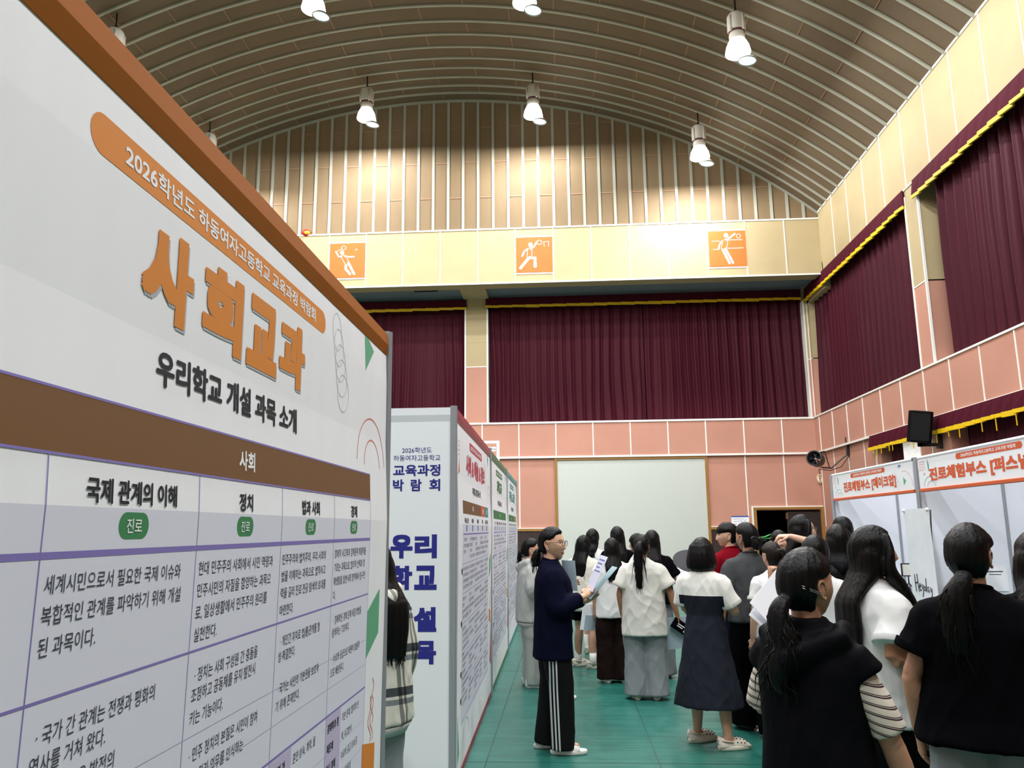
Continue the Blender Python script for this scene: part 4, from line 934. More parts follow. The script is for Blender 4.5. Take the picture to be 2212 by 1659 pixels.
# ---- shoes
CLOGM = mat('clog_cream', (214, 206, 190), 0.55); SHOEW = mat('shoe_white', (226, 224, 220), 0.5); HOLE = mat('clog_hole_dark', (30, 30, 32), 0.8); SHOEK = mat('shoe_black', (24, 24, 26), 0.5); SOCKW = mat('sock_white', (222, 220, 214), 0.8)
def shoe(kind, m, parent, x, y, yaw, s):
    M = Matrix.Translation((x, y, 0)) @ Matrix.Rotation(yaw, 4, 'Z')
    a, b = -0.085*s, 0.155*s                             # heel and toe along +y
    def outline(w_, z, g=0.0, n=28):
        o = []
        for k in range(n):
            t = 2*pi*k/n; yy = (a+b)/2+((b-a)/2+g)*sin(t); f_ = (yy-a)/(b-a)
            ww = w_*(0.80+0.28*math.sin(min(1, max(0, f_))*pi*0.62))
            c = cos(t); o.append((ww*math.copysign(abs(c)**0.75, c), yy, z))
        return o
    sole = MB().loft([outline(0.040, 0.001, -0.004), outline(0.044, 0.006), outline(0.044, 0.026, 0.003), outline(0.041, 0.032, -0.002)])
    so = MB().sub(sole, M).build('shoe', m, parent, True)
    up = MB()
    if kind == 'clog':
        pr = [(0.0, 0.10), (0.25, 0.075), (0.42, 0.085), (0.6, 0.086), (0.78, 0.074), (0.93, 0.05), (1.0, 0.03)]
        rings = []
        for f_, hh in pr:
            yy = a+(b-a)*f_; ww = 0.041*(0.78+0.28*sin(f_*pi*0.62))*(1 if f_ < 0.9 else 0.8); y2 = yy+(0.004 if f_ == 0 else 0)
            rings.append([(ww*cos(t), y2, 0.026+(hh-0.026)*sin(t)) for t in [pi*k/12 for k in range(13)]]+[(-ww*0.9, y2, 0.02), (ww*0.9, y2, 0.02)])
        up.loft(rings)
        u = MB().sub(up, M).build('upper', m, so, True)
        hm = MB()
        for fy in (0.55, 0.66, 0.77, 0.87):
            for t in (0.5, 1.05, 1.57, 2.1, 2.65):
                ww = 0.041*(0.78+0.28*sin(fy*pi*0.62)); hh = np.interp(fy, [p[0] for p in pr], [p[1] for p in pr])
                if fy > 0.8 and t in (0.5, 2.65): continue
                hm.ball((ww*cos(t), a+(b-a)*fy, 0.026+(hh-0.026)*sin(t)), 0.0052, 8, 5)
        for k in range(9):
            t = -0.1+k*0.4
        MB().sub(hm, M).build('vent_holes', HOLE, u)
        st = MB().tube([(0.043*cos(t), a+0.10*(b-a)*0+0.042*s-0.075*s*sin(t) if False else (a+(b-a)*0.42)-0.10*s*sin(t), 0.062+0.012*sin(t)) for t in [pi*k/12 for k in range(13)]], 0.0075, 8, flat=0.5)
        MB().sub(st, M).build('heel_strap', m, so, True)
    elif kind == 'slide':
        rings = []
        for f_, hh in ((0.42, 0.085), (0.55, 0.082), (0.7, 0.07), (0.8, 0.055)):
            yy = a+(b-a)*f_; ww = 0.043
            rings.append([(ww*cos(t), yy, 0.026+(hh-0.026)*sin(t)) for t in [pi*k/12 for k in range(13)]]+[(-ww*0.9, yy, 0.02), (ww*0.9, yy, 0.02)])
        MB().sub(up.loft(rings), M).build('strap', m, so, True)
    else:
        rings = []
        for f_, hh in ((0.0, 0.085), (0.2, 0.10), (0.4, 0.105), (0.6, 0.08), (0.8, 0.062), (0.97, 0.045), (1.0, 0.03)):
            yy = a+(b-a)*f_; ww = 0.04*(0.78+0.28*sin(f_*pi*0.62))
            rings.append([(ww*cos(t), yy, 0.026+(hh-0.026)*sin(t)) for t in [pi*k/12 for k in range(13)]]+[(-ww*0.9, yy, 0.02), (ww*0.9, yy, 0.02)])
        MB().sub(up.loft(rings), M).build('upper', m, so, True)
    return so
# ---- whole person
ARM_HANG = {s: ((s*0.205, -0.025, 1.03), (s*0.215, 0.03, 0.80)) for s in (-1, 1)}
def person(label, pos, deg, H, hair, top, bottom, shoes, arms=None, head=(0, 0), skin_rgb=(206, 162, 138), feet=None, face=False, glasses=False, lean=0.0, vox=0.010, extra=None, cat='person', hairm=None, build=1.0, group=None):
    s = H/1.60; rz = radians(deg); hairm = hairm or HBLACK
    root = thing('person', label, cat, (pos[0], pos[1], 0), rz, group)
    SK = skin('skin_%d_%d_%d' % skin_rgb, skin_rgb)
    seed = (abs(hash(label)) if False else sum(ord(c) for c in label)) % 97
    rise = lambda z: z+0.028*min(1, max(0, (z-1.16)/0.1))*min(1, max(0, (1.46-z)/0.06))
    T = lambda p: (p[0]*s, (p[1]+lean*max(0, p[2]-0.85))*s, rise(p[2])*s)
    TT = lambda L_: [T(p) for p in L_]
    def tring(z, rx, ry, cy=0.0, p=2.3): return [T(q) for q in ell(z, rx*build, ry*build, 0, cy, 24, p)]
    arms = {**{k: dict(e=ARM_HANG[k][0], w=ARM_HANG[k][1]) for k in (-1, 1)}, **(arms or {})}
    feet = feet or {-1: (-0.10, 0.0, 0.12), 1: (0.10, 0.0, -0.12)}
    leg = {}
    for k in (-1, 1):
        fx, fy, _ = feet[k]; leg[k] = [(k*0.085, 0, 0.83), ((k*0.085*0.5+fx*0.5), fy*0.5+0.02, 0.45), (fx, fy-0.015, 0.085)]
    sh = {k: (k*0.150, -0.012, 1.244) for k in (-1, 1)}
    # body: torso, neck, limbs and palms melted into one surface; head and fingers rooted in it
    b = MB(); fg = MB()
    b.loft([tring(*r) for r in ((0.80, .12, .09), (0.86, .155, .11, -.01), (0.93, .148, .10), (0.99, .122, .088), (1.06, .125, .09), (1.14, .14, .10, .008), (1.22, .145, .095, .003), (1.27, .135, .08, -.006), (1.305, .09, .062, -.014), (1.33, .06, .056, -.016))])
    hy, hp = radians(head[0]), radians(head[1])
    MH = Matrix.Translation((0, (-0.012+lean*0.54)*s, 1.395*s)) @ Matrix.Rotation(hy, 4, 'Z') @ Matrix.Rotation(-hp, 4, 'X') @ Matrix.Translation((0, 0.022*s, 0.095*s)) @ Matrix.Scale(s, 4)
    hc = MH @ Vector((0, -0.025, -0.045))
    b.tube([T((0, -0.016, 1.30)), T((0, -0.014, 1.36)), hc], [0.056*s, 0.049*s, 0.050*s], 16)
    for k in (-1, 1):
        limb(b, TT([(k*0.075, 0, 0.86)]+leg[k]), [0.09*s, 0.085*s, 0.052*s, 0.034*s])
        c1 = TT([leg[k][1], tuple((Vector(leg[k][1])*0.68+Vector(leg[k][2])*0.32)+Vector((0, -0.02, 0))), leg[k][2]]); limb(b, c1, [0.048*s, 0.052*s, 0.033*s])
        fx, fy, fyaw = feet[k]; fd = Vector((-sin(fyaw), cos(fyaw), 0))
        b.tube([Vector(T((fx, fy, 0.07)))-fd*0.05*s, Vector(T((fx, fy, 0.065))), Vector(T((fx, fy, 0.045)))+fd*0.11*s], [0.030*s, 0.036*s, 0.028*s], 10)
        A = arms[k]; e_, w_ = A['e'], A['w']
        limb(b, TT([(k*0.10, -0.012, 1.25), sh[k], tuple((Vector(sh[k])*0.5+Vector(e_)*0.5)), e_]), [0.040*s, 0.043*s, 0.042*s, 0.036*s])
        limb(b, TT([e_, tuple(Vector(e_)*0.7+Vector(w_)*0.3), w_]), [0.037*s, 0.038*s, 0.024*s])
        fa = (Vector(T(w_))-Vector(T(e_))).normalized(); d_ = Vector(A['d']) if 'd' in A else fa
        n_ = Vector(A.get('n', (-k*1.0, 0.25, 0)))
        hand(b, fg, T(w_), d_, n_, k*A.get('flip', 1), A.get('curl', (0.45, 0.5, 0.55, 0.6)), A.get('thumb', 0.35), s)
    v, n, f = remeshed(b, vox, 4)
    o = MB(); o.v = [tuple(map(float, p)) for p in v]; o.f = list(f); o.m = [0]*len(f)
    o.sub(fg); o.sub(head_mesh(face), MH)
    LIP = mat('lip_rose', (168, 96, 92), 0.45)
    o.build('body', [SK], root, True)
    if face:
        for k in (-1, 1):
            y0 = 0.0715
            eb = MB().sub(MB().ball((k*0.031, y0-0.004, 0.003), (0.0130, 0.009, 0.0045), 14, 8), MH).build('eye', mat('eye_white', (225, 220, 216), 0.3), root, True)
            MB().sub(MB().ball((k*0.031, y0+0.0035, 0.003), (0.0058, 0.004, 0.0058), 12, 6), MH).build('iris', mat('iris_dark', (28, 18, 14), 0.2), eb, True)
            MB().sub(MB().tube([(k*0.017, y0+0.004, 0.006), (k*0.031, y0+0.006, 0.0105), (k*0.046, y0-0.002, 0.006)], 0.0018, 6), MH).build('eyelashes', HBLACK, eb, True)
            MB().sub(MB().tube([(k*0.016, y0+0.009, 0.022), (k*0.032, y0+0.008, 0.027), (k*0.050, y0-0.004, 0.022)], [0.002, 0.003, 0.0012], 6, flat=0.7), MH).build('eyebrow', HBLACK, root, True)
        lp = MB()
        for zz, r in ((-0.0675, 0.0036), (-0.0765, 0.0042)):
            lp.tube([(x_, head_pt(math.asin(max(-1, min(1, x_/0.058))), math.asin(zz/HBOT))[1]-0.0012, zz*(1-abs(x_)/0.021*0.5)-0.072*abs(x_)/0.021*0.5) for x_ in (-0.020, -0.01, 0, 0.01, 0.020)], [0.0008, r, r, r, 0.0008], 8)
        MB().sub(lp, MH).build('lips', LIP, root, True)
    if glasses:
        g = MB()
        for k in (-1, 1):
            g.tube([(k*0.033+0.024*cos(t), 0.102, -0.002+0.022*sin(t)) for t in [2*pi*i/20 for i in range(21)]], 0.002, 6)
            g.tube([(k*0.057, 0.102, 0.006), (k*0.074, 0.08, 0.008), (k*0.08, 0.0, 0.006), (k*0.078, -0.015, -0.006)], 0.002, 6)
        g.tube([(-0.010, 0.104, 0.002), (0, 0.106, 0.005), (0.010, 0.104, 0.002)], 0.002, 6)
        gl = MB().sub(g, MH).build('glasses', mat('glasses_wire', (70, 66, 62), 0.3, metal=0.6), root, True)
        ln = MB()
        for k in (-1, 1): ln.lathe([(0.0003, 0), (0.0225, 0), (0.0225, 0.0006), (0.0003, 0.0006)], n=20); 
        lens = MB()
        for k in (-1, 1): lens.add([(k*0.033+0.0225*cos(2*pi*i/20), 0.1022+dy_, -0.002+0.0205*sin(2*pi*i/20)) for dy_ in (0, 0.0008) for i in range(20)], [tuple(range(20))[::-1], tuple(range(20, 40))]+[(i, (i+1) % 20, 20+(i+1) % 20, 20+i) for i in range(20)])
        MB().sub(lens, MH).build('lenses', mat('clear_lens', (250, 250, 255), 0.02, spec=0.5, alpha=0.12), gl)
    # ---- hair
    kind = hair['k']; hb = MB()
    tied = kind in ('pony', 'bun')
    hb.sub(hair_cap('tied' if tied else ('tied' if kind == 'short' else 'loose'), hair.get('bangs', False), hair.get('t', 0.014)), MH)
    rnd = random.Random(seed+5); ends = []
    hz = hair.get('z', 1.1)*1.0
    def hang(z_end, w0=0.088, w1=0.10, x0=0.0, yb=-0.135, tip=0.06, dep=0.034):
        """a fall of hair from the crown over the back"""
        R_ = []; zt = 1.565; K = 20
        for i in range(K+1):
            t = i/K; z = zt+(z_end-zt)*t
            q = min(1, t/0.35); wid = w0+(w1-w0)*t - (tip*max(0, t-0.75)/0.25*0.6)
            u_ = min(1, max(0, (1.385-z)/0.14)); yc = -0.032+(yb+0.032)*u_; dp = 0.080+(dep-0.080)*u_ - 0.012*max(0, t-0.7)/0.3
            ang = hy*(1-min(1, max(0, (1.36-z)/0.2))*0.7)
            ring = []
            if z > 1.46: wid *= sqrt(max(0.05, 1-((z-1.46)/0.115)**2)); dp *= sqrt(max(0.05, 1-((z-1.46)/0.115)**2))
            for px, py, pz in ell(z, max(0.02, wid), dp, x0*t, yc, 24, 2.1):
                c, sn = cos(ang), sin(ang); ring.append(T((px*c-py*sn, px*sn+py*c, pz)))
            R_.append(ring)
        hb.loft(R_)
        for i in range(46):
            fx = rnd.uniform(-0.85, 0.85); w_ = w1-tip*0.5
            ang = hy*0.3; px, py = x0+fx*w_, yb+rnd.uniform(-0.012, 0.012)
            pth = [(px*0.98, py, z_end+0.10), (px, py, z_end+0.04), (px+rnd.uniform(-.012, .012), py-0.004, z_end-0.01), (px+rnd.uniform(-.022, .022), py-0.005, z_end-rnd.uniform(0.02, 0.06))]
            c, sn = cos(ang), sin(ang)
            ends.append(([T((a*c-b_*sn, a*sn+b_*c, z_)) for a, b_, z_ in pth], [0.004*s, 0.004*s, 0.003*s, 0.0006*s]))
    def locks(sides, z_end, yo=0.03):
        for k in sides:
            pts = [MH @ Vector((k*0.05, 0.045, 0.07)), MH @ Vector((k*0.082, 0.035, 0.0)), MH @ Vector((k*0.088, 0.02, -0.08)), Vector(T((k*0.092, 0.03+yo, 1.31))), Vector(T((k*0.092, 0.085+yo, 1.22))), Vector(T((k*0.09, 0.10+yo, z_end)))]
            hb.tube(spline(pts, 4), rads([0.02*s, 0.024*s, 0.030*s, 0.034*s, 0.028*s, 0.008*s], 4), 10, flat=1.5)
    def tail(pts, r, wavy=0.0, n_end=60):
        P = spline([MH @ Vector(p) if len(p) == 3 else Vector(T(p[:3])) for p in pts], 6); rr = rads([x*s for x in r], 6)
        if wavy:
            for i, p in enumerate(P):
                t = i/len(P); P[i] = p+Vector((wavy*sin(t*13)*t, wavy*0.6*cos(t*11)*t, 0))
        hb.tube(P, rr, 16, flat=0.75, upv=(0, 1, 0))
        for i in range(n_end):
            j = rnd.randint(int(len(P)*0.35), len(P)-4); q = [P[j+m] if j+m < len(P) else P[-1] for m in range(0, 5)]
            o_ = Vector((rnd.uniform(-1, 1), rnd.uniform(-0.8, 0.8), 0))*rr[j]*0.95
            w2 = [q[m]+o_*(1+0.12*m)+Vector((rnd.uniform(-1, 1)*wavy*0.3, rnd.uniform(-1, 1)*wavy*0.3, 0)) for m in range(5)]
            w2.append(w2[-1]+Vector((rnd.uniform(-.02, .02), rnd.uniform(-.01, .01), -0.05)))
            ends.append((spline(w2, 3), rads([0.002, 0.0028, 0.003, 0.0028, 0.002, 0.0005], 3)))
    if kind == 'long':
        hang(hz, hair.get('w0', 0.088), hair.get('w1', 0.10), hair.get('x0', 0), hair.get('yb', -0.135), hair.get('tip', 0.05)); locks(hair.get('locks', ()), hair.get('lz', 1.15))
    elif kind == 'bob':
        R_ = []
        for z, rx, ry, cy in ((0.105, .05, .06, -.01), (0.06, .092, .10, -.012), (0.0, .108, .115, -.018), (-0.05, .120, .118, -.022), (-0.09, .124, .112, -.026), (-0.125, .112, .098, -.03), (-0.148, .08, .07, -.035)):
            R_.append([MH @ Vector(p) for p in ell(z, rx, ry*(1.0), 0, cy, 28, 2.1)])
        bm_ = MB().loft(R_)
        # the face stays open: push the front of the shell back inside the head
        Mi = MH.inverted()
        for i, p in enumerate(bm_.v):
            q = Mi @ Vector(p)
            if q.y > 0.02 and q.z < 0.045: q.y = 0.02+(q.y-0.02)*0.35; bm_.v[i] = tuple(MH @ q)
        hb.sub(bm_)
    elif kind in ('pony',):
        tail(hair['path'], hair['r'], hair.get('wavy', 0.0))
    elif kind == 'bun':
        hb.sub(MB().ball((0, -0.125, hair.get('bz', -0.06)), (0.05, 0.04, 0.048), 16, 10), MH)
    elif kind == 'short':
        hb.sub(MB().ball((0, -0.005, 0.045), (0.083, 0.102, 0.085), 20, 12), MH)
    v, n, f = remeshed(hb, 0.0065 if vox < 0.01 else 0.008, 2)
    v = strand_disp(v, n, 0.004 if kind != 'short' else 0.006, seed)
    hm = MB(); hm.v = [tuple(map(float, p)) for p in v]; hm.f = list(f); hm.m = [0]*len(f)
    for p, r in ends: hm.tube(p, r, 5)
    if hair.get('wisps', True):
        for i in range(14):
            a = rnd.uniform(2.1, 4.2); el = rnd.uniform(0.3, 1.2); q = Vector(head_pt(a, el, False)); d = q.normalized()
            p0 = MH @ (q+d*0.014); p1 = MH @ (q+d*0.020+Vector((rnd.uniform(-.02, .02), -0.01, -0.02))); p2 = MH @ (q+d*0.018+Vector((rnd.uniform(-.03, .03), -0.02, -0.05)))
            hm.tube([p0, p1, p2], [0.0006, 0.0006, 0.0003], 4)
    ho = hm.build('hair', hairm, root, True)
    if kind == 'pony':
        t0 = MH @ Vector(hair['path'][0]); t1 = MH @ Vector(hair['path'][1]); d = (t1-t0).normalized(); q = d.to_track_quat('Z', 'Y').to_matrix().to_4x4()
        MB().sub(MB().lathe([(hair['r'][0]*s*1.15+0.004*cos(t), 0.006*sin(t)) for t in [2*pi*i/8 for i in range(9)]], n=18), Matrix.Translation(t0+d*0.012) @ q).build('hair_tie', mat('hair_tie_black', (14, 14, 15), 0.6), ho, True)
    # ---- garments
    def garment(name, mb, m, amp=0.008, sc=(5, 5, 3), sm=3, mats2=None, pick=None, vv=None):
        v, n, f = remeshed(mb, vv or vox*1.05, sm)
        w2 = v.copy()
        for i in range(len(v)):
            p = v[i]/s; q = (p[0]+0.45*p[2], p[1]+0.2*p[2], p[2]-0.25*p[0])
            r1 = nz(p, (*sc, seed)); r2 = 1-2*abs(nz(q, (sc[0]*2.4, sc[1]*2.4, sc[2]*1.5, seed+11))); q = (p[0]-0.5*p[2], p[1], p[2]); r3 = 1-2*abs(nz(q, (sc[0]*1.9, sc[1]*1.9, sc[2]*1.1, seed+23)))
            w2[i] = v[i]+n[i]*amp*(0.55*r1+0.38*(r2*abs(r2)-0.2)+0.45*(r3*abs(r3)-0.2))
        mi = None
        if pick: mi = [pick(*(w2[q[0]]/s)) for q in f]
        return mesh_from(w2, f, name, [m]+(mats2 or []), root, mi)
    if top:
        kd = top['k']; hem = top.get('hem', 0.80); fit = top.get('fit', 0.02); flare = top.get('flare', 0.0)
        tb = MB(); L_ = [(hem, .165+fit+flare, .118+fit*0.8+flare*0.6, -.005), ((hem+1.0)/2, .158+fit+flare*0.6, .112+fit*0.8, -.003), (1.02, .148+fit, .108+fit*0.8, 0), (1.14, .155+fit*0.9, .114+fit*0.7, .006), (1.21, .165+fit*0.7, .108+fit*0.6, 0), (1.255, .160+fit*0.3, .094+fit*0.35, -.008), (1.290, .130+fit*0.3, .080+fit*0.2, -.014), (1.320, .088, .070, -.017), (1.345, .061, .057, -.017)]
        if kd == 'vest': L_[-3:] = [(1.294, .148, .088, -.014), (1.32, .09, .074, -.017), (1.362, .066, .066, -.02)]
        if kd == 'dress':
            L_[:3] = [(top['z']+(1.0-top['z'])*(1-t), rx, ry, -.005*t) for t, rx, ry in ((1.0, top['w'], top['w']*0.85), (.65, .225, .19), (.35, .185, .148), (.15, .165, .125), (0, .142, .105))]
        tb.loft([tring(*r) for r in L_])
        slv = top.get('sleeve', 0.6)
        for k in (-1, 1):
            e_, w_ = Vector(arms[k]['e']), Vector(arms[k]['w']); S_ = Vector(sh[k]); sr = top.get('sr', 0.066)
            if kd == 'vest':
                q = S_+(e_-S_)*0.20+Vector((k*0.012, 0, 0)); tb.tube(TT([(k*0.09, -0.012, 1.24), tuple(S_+Vector((0, 0, -0.012))), tuple(q)]), [0.052*s, 0.058*s, 0.060*s], 14, flat=1.15)
            elif slv <= 1.0:
                q = S_+(e_-S_)*slv; tb.tube(spline(TT([(k*0.08, -0.012, 1.232), tuple(S_+Vector((k*0.002, 0, 1.306-0.86*sr-S_.z))), tuple((S_+q)/2+Vector((k*0.008, 0, -0.01))), tuple(q+Vector((k*0.006, 0, 0)))]), 4), rads([sr*0.75*s, sr*0.86*s, sr*1.0*s, sr*1.12*s], 4), 16)
            else:
                q = e_+(w_-e_)*(slv-1)
                tb.tube(spline(TT([(k*0.08, -0.012, 1.232), tuple(S_+Vector((k*0.002, 0, 1.304-0.84*sr-S_.z))), tuple((S_+e_)/2+Vector((0, 0, -0.01))), tuple(e_), tuple((e_+q)/2), tuple(q)]), 4), rads([sr*0.75*s, sr*0.84*s, sr*0.95*s, sr*0.92*s, sr*0.88*s, sr*0.60*s], 4), 16)
        if kd == 'hoodie':
            tb.tube(TT([(-0.09, 0.03, 1.33), (-0.10, -0.06, 1.32), (0, -0.125, 1.27), (0.10, -0.06, 1.32), (0.09, 0.03, 1.33)]), [0.035*s, 0.045*s, 0.06*s, 0.045*s, 0.035*s], 12)
        if kd == 'vest' and top.get('hood', True):
            tb.tube(TT([(-0.10, 0.05, 1.33), (-0.13, -0.05, 1.30), (0, -0.15, 1.235), (0.13, -0.05, 1.30), (0.10, 0.05, 1.33)]), [0.026*s, 0.034*s, 0.05*s, 0.034*s, 0.026*s], 12, flat=1.1)
        to = garment({'tee': 't_shirt', 'vest': 'hooded_vest', 'hoodie': 'hoodie', 'sweat': 'sweatshirt', 'long': 'long_sleeved_top', 'dress': 'dress'}.get(kd, 'top'), tb, top['m'], top.get('amp', 0.009), top.get('sc', (4.5, 4.5, 3.2)), mats2=top.get('mats2'), pick=top.get('pick'))
        cm = top.get('cm', top['m'])
        if kd in ('tee', 'dress', 'long', 'sweat'):
            MB().tube([T((0.063*cos(t), -0.014+0.060*sin(t), 1.338-0.016*sin(t))) for t in [2*pi*i/24 for i in range(25)]], 0.0085*s, 8).build('collar', cm, to, True)
        if kd in ('tee', 'dress') and slv <= 1.0:
            for k in (-1, 1):
                e_ = Vector(arms[k]['e']); S_ = Vector(sh[k]); d = (e_-S_).normalized(); sr = top.get('sr', 0.066); q = S_+(e_-S_)*slv+Vector((k*0.006, 0, 0))
                a_ = d.orthogonal().normalized(); b_ = d.cross(a_)
                MB().loft([[T(q+d*z_+(a_*cos(t)+b_*sin(t))*r_) for t in [2*pi*i/20 for i in range(20)]] for z_, r_ in ((-0.03, sr*1.15), (-0.006, sr*1.17), (0.0, sr*1.12), (-0.006, sr*1.0), (-0.03, sr*0.98))], caps=False).build('sleeve_hem', top.get('sm', top['m']), to, True)
        if kd in ('sweat', 'hoodie'):
            MB().loft([[T(q) for q in ell(z, rx, ry, 0, -.004, 28, 2.3)] for z, rx, ry in ((hem-0.005, .155+fit, .112+fit*.8), (hem-0.035, .15+fit*.8, .108+fit*.6), (hem-0.055, .148+fit*.7, .106+fit*.5), (hem-0.055, .13, .09))], caps=True).build('waistband', cm, to, True)
        if 'sleeve_over' in top:                        # striped shirt sleeves under a vest
            for k in (-1, 1):
                e_ = Vector(arms[k]['e']); S_ = Vector(sh[k]); q = S_+(e_-S_)*top['sleeve_over']
                g_ = MB().tube(spline(TT([tuple(S_+Vector((-k*0.03, 0, 0))), tuple((S_+q)/2+Vector((k*0.008, 0, 0))), tuple(q+Vector((k*0.012, 0, 0)))]), 5), rads([0.046*s, 0.053*s, 0.057*s], 5), 18)
                garment('shirt_sleeve', g_, top['som'], 0.005, vv=0.009)
    if bottom:
        kd = bottom['k']; bm_ = MB(); wz = bottom.get('wz', 0.98)
        if kd == 'skirt':
            z0 = bottom.get('z', 0.33); R_ = []
            for t, rx, ry in ((0, .135, .10), (.15, .165, .125), (.35, .185, .15), (.65, .225, .19), (1.0, bottom.get('w', .27), bottom.get('w', .27)*0.85)): R_.append(tring(wz+(z0-wz)*t, rx, ry, -.005*t))
            bm_.loft(R_)
        else:
            R = {'wide': (.108, .118, .112, .118), 'straight': (.10, .092, .082, .078), 'sweat': (.106, .108, .10, .085), 'shorts': (.105, .105, .105, .105)}[kd]; f_ = bottom.get('f', 1.0)
            bm_.loft([tring(*r) for r in ((0.80, .165, .118, -.006), (0.86, .172, .125, -.012), (0.93, .162, .112, -.005), (wz, .138, .10, 0))])
            zb = bottom.get('z', 0.035)
            for k in (-1, 1):
                h_, kn, an = [Vector(p) for p in leg[k]]
                if kd == 'shorts':
                    t = (h_.z-zb)/(h_.z-kn.z); q = h_+(kn-h_)*t; bm_.tube(TT([(k*0.085, 0, 0.86), tuple((h_+q)/2+Vector((k*.004, 0, 0))), tuple(q+Vector((k*0.006, 0, 0)))]), [R[0]*s*f_, R[1]*s*f_, R[2]*s*f_], 18)
                else:
                    bm_.tube(spline(TT([(k*0.082, 0, 0.86), tuple((h_+kn)/2+Vector((k*.004, 0, -.04))), tuple(kn), (an.x, an.y+0.012, zb)]), 4), rads([R[0]*s*f_, R[1]*s*f_, R[2]*s*f_, R[3]*s*f_], 4), 18)
        garment({'skirt': 'skirt', 'shorts': 'shorts'}.get(kd, 'trousers'), bm_, bottom['m'], bottom.get('amp', 0.010), bottom.get('sc', (4, 4, 1.6)))
    if shoes:
        for k in (-1, 1):
            fx, fy, fyaw = feet[k]
            if shoes.get('socks'):
                MB().tube(TT([(fx, fy-0.02, shoes['socks']), (fx, fy-0.015, 0.10), (fx, fy-0.012, 0.05)]), [0.043*s, 0.041*s, 0.044*s], 14).build('sock', SOCKW, root, True)
            shoe(shoes['k'], shoes['m'], root, fx*s, fy*s, fyaw, s*1.1)
    if extra: extra(root, T, MH, s)
    bpy.context.view_layer.update()
    return root
WT = cloth('tee_white', (206, 204, 196)); WT2 = cloth('tee_bright_white', (212, 213, 212)); BK = cloth('tee_black', (7, 7, 10)); BK2 = cloth('trousers_black', (6, 6, 8)); NAVY = cloth('top_navy', (13, 15, 34))
GREYSW = cloth('sweat_grey', (128, 134, 136)); LGREY = cloth('sweat_light_grey', (176, 178, 174)); CREAMSW = cloth('sweat_cream', (206, 202, 190)); BROWNT = cloth('trousers_dark_brown', (34, 24, 22)); CHAR = cloth('tee_charcoal', (62, 64, 66))
REDT = cloth('tee_dark_red', (116, 12, 26)); SLATE = cloth('dress_slate', (42, 46, 58)); VEST = mat('vest_black', (8, 8, 12), 0.65, spec=0.06, var=0.1, vscale=6, bump=0.15, bscale=60); NAVYT = cloth('trousers_navy', (20, 22, 42)); WPANT = cloth('trousers_white', (214, 212, 206)); GREYP_ = cloth('trousers_grey', (110, 114, 116))
TRACK = ramp_mat('track_trousers', (0, 1.0, 0.03), 0.062, [(0, (7, 7, 9)), (0.02, (205, 205, 205)), (0.20, (7, 7, 9)), (0.40, (205, 205, 205)), (0.58, (7, 7, 9)), (0.78, (205, 205, 205)), (0.96, (7, 7, 9))], (7, 7, 9), ((1, 0, 0), 0.10), off=0.035, repeat=False)
PLAID = ramp_mat('plaid_flannel', (0.05, 0.1, 1), 0.21, [(0, (204, 202, 190)), (0.42, (120, 124, 126)), (0.55, (204, 202, 190)), (0.62, (66, 70, 74)), (0.82, (204, 202, 190))], (200, 200, 190), second=((1, 0.3, 0.1), 0.17, 0.02, [(0, (255, 255, 255)), (0.5, (150, 152, 154)), (0.66, (255, 255, 255)), (0.74, (150, 152, 154)), (0.86, (255, 255, 255))], True))
STRIPE = ramp_mat('striped_knit', (0.25, 0.0, 1), 0.027, [(0, (208, 198, 184)), (0.44, (58, 40, 46)), (0.60, (208, 198, 184)), (0.66, (58, 40, 46)), (0.76, (208, 198, 184))], (208, 198, 184))
LONG = lambda z, **k: dict(k='long', z=z, **k)
CLOG = dict(k='clog', m=CLOGM); SNEAK = dict(k='sneaker', m=SHOEW); SLIDE = dict(k='slide', m=SHOEW)
PEOPLE = {}
def pin(root, T, MH, s):
    MB().sub(MB().tube([(0.055, -0.095, 0.012), (0.074, -0.072, -0.002), (0.086, -0.04, -0.018)], 0.0016, 5).tube([(0.056, -0.094, 0.004), (0.075, -0.07, -0.009), (0.087, -0.038, -0.024)], 0.0016, 5), MH).build('hair_pin', mat('pin_silver', (190, 190, 192), 0.25, metal=0.9), root, True)
PEOPLE['striped'] = person('girl in a black hooded vest over striped sleeves, nearest the viewer', (0.785, 2.72), -42, 1.515,
    dict(k='pony', path=[(0, -0.112, -0.035), (0.0, -0.14, -0.05), (0.01, -0.165, -0.13), (0.01, -0.17, -0.22), (0.0, -0.165, -0.33)], r=[0.018, 0.030, 0.044, 0.046, 0.014], wavy=0.022),
    dict(k='vest', m=VEST, hem=0.62, fit=0.028, flare=0.02, sleeve_over=0.86, som=STRIPE, amp=0.008, sc=(4, 4, 2)), dict(k='wide', m=BK2), SNEAK,
    arms={1: dict(e=(0.222, 0.05, 1.01), w=(0.262, 0.13, 0.79)), -1: dict(e=(-0.22, 0.06, 1.04), w=(-0.14, 0.27, 1.15), d=(0, .3, 1), n=(1, 0, 0.2), curl=(.9, .9, .9, .9))}, head=(-14, -4), skin_rgb=(178, 132, 106), face=True, vox=0.009, extra=pin)
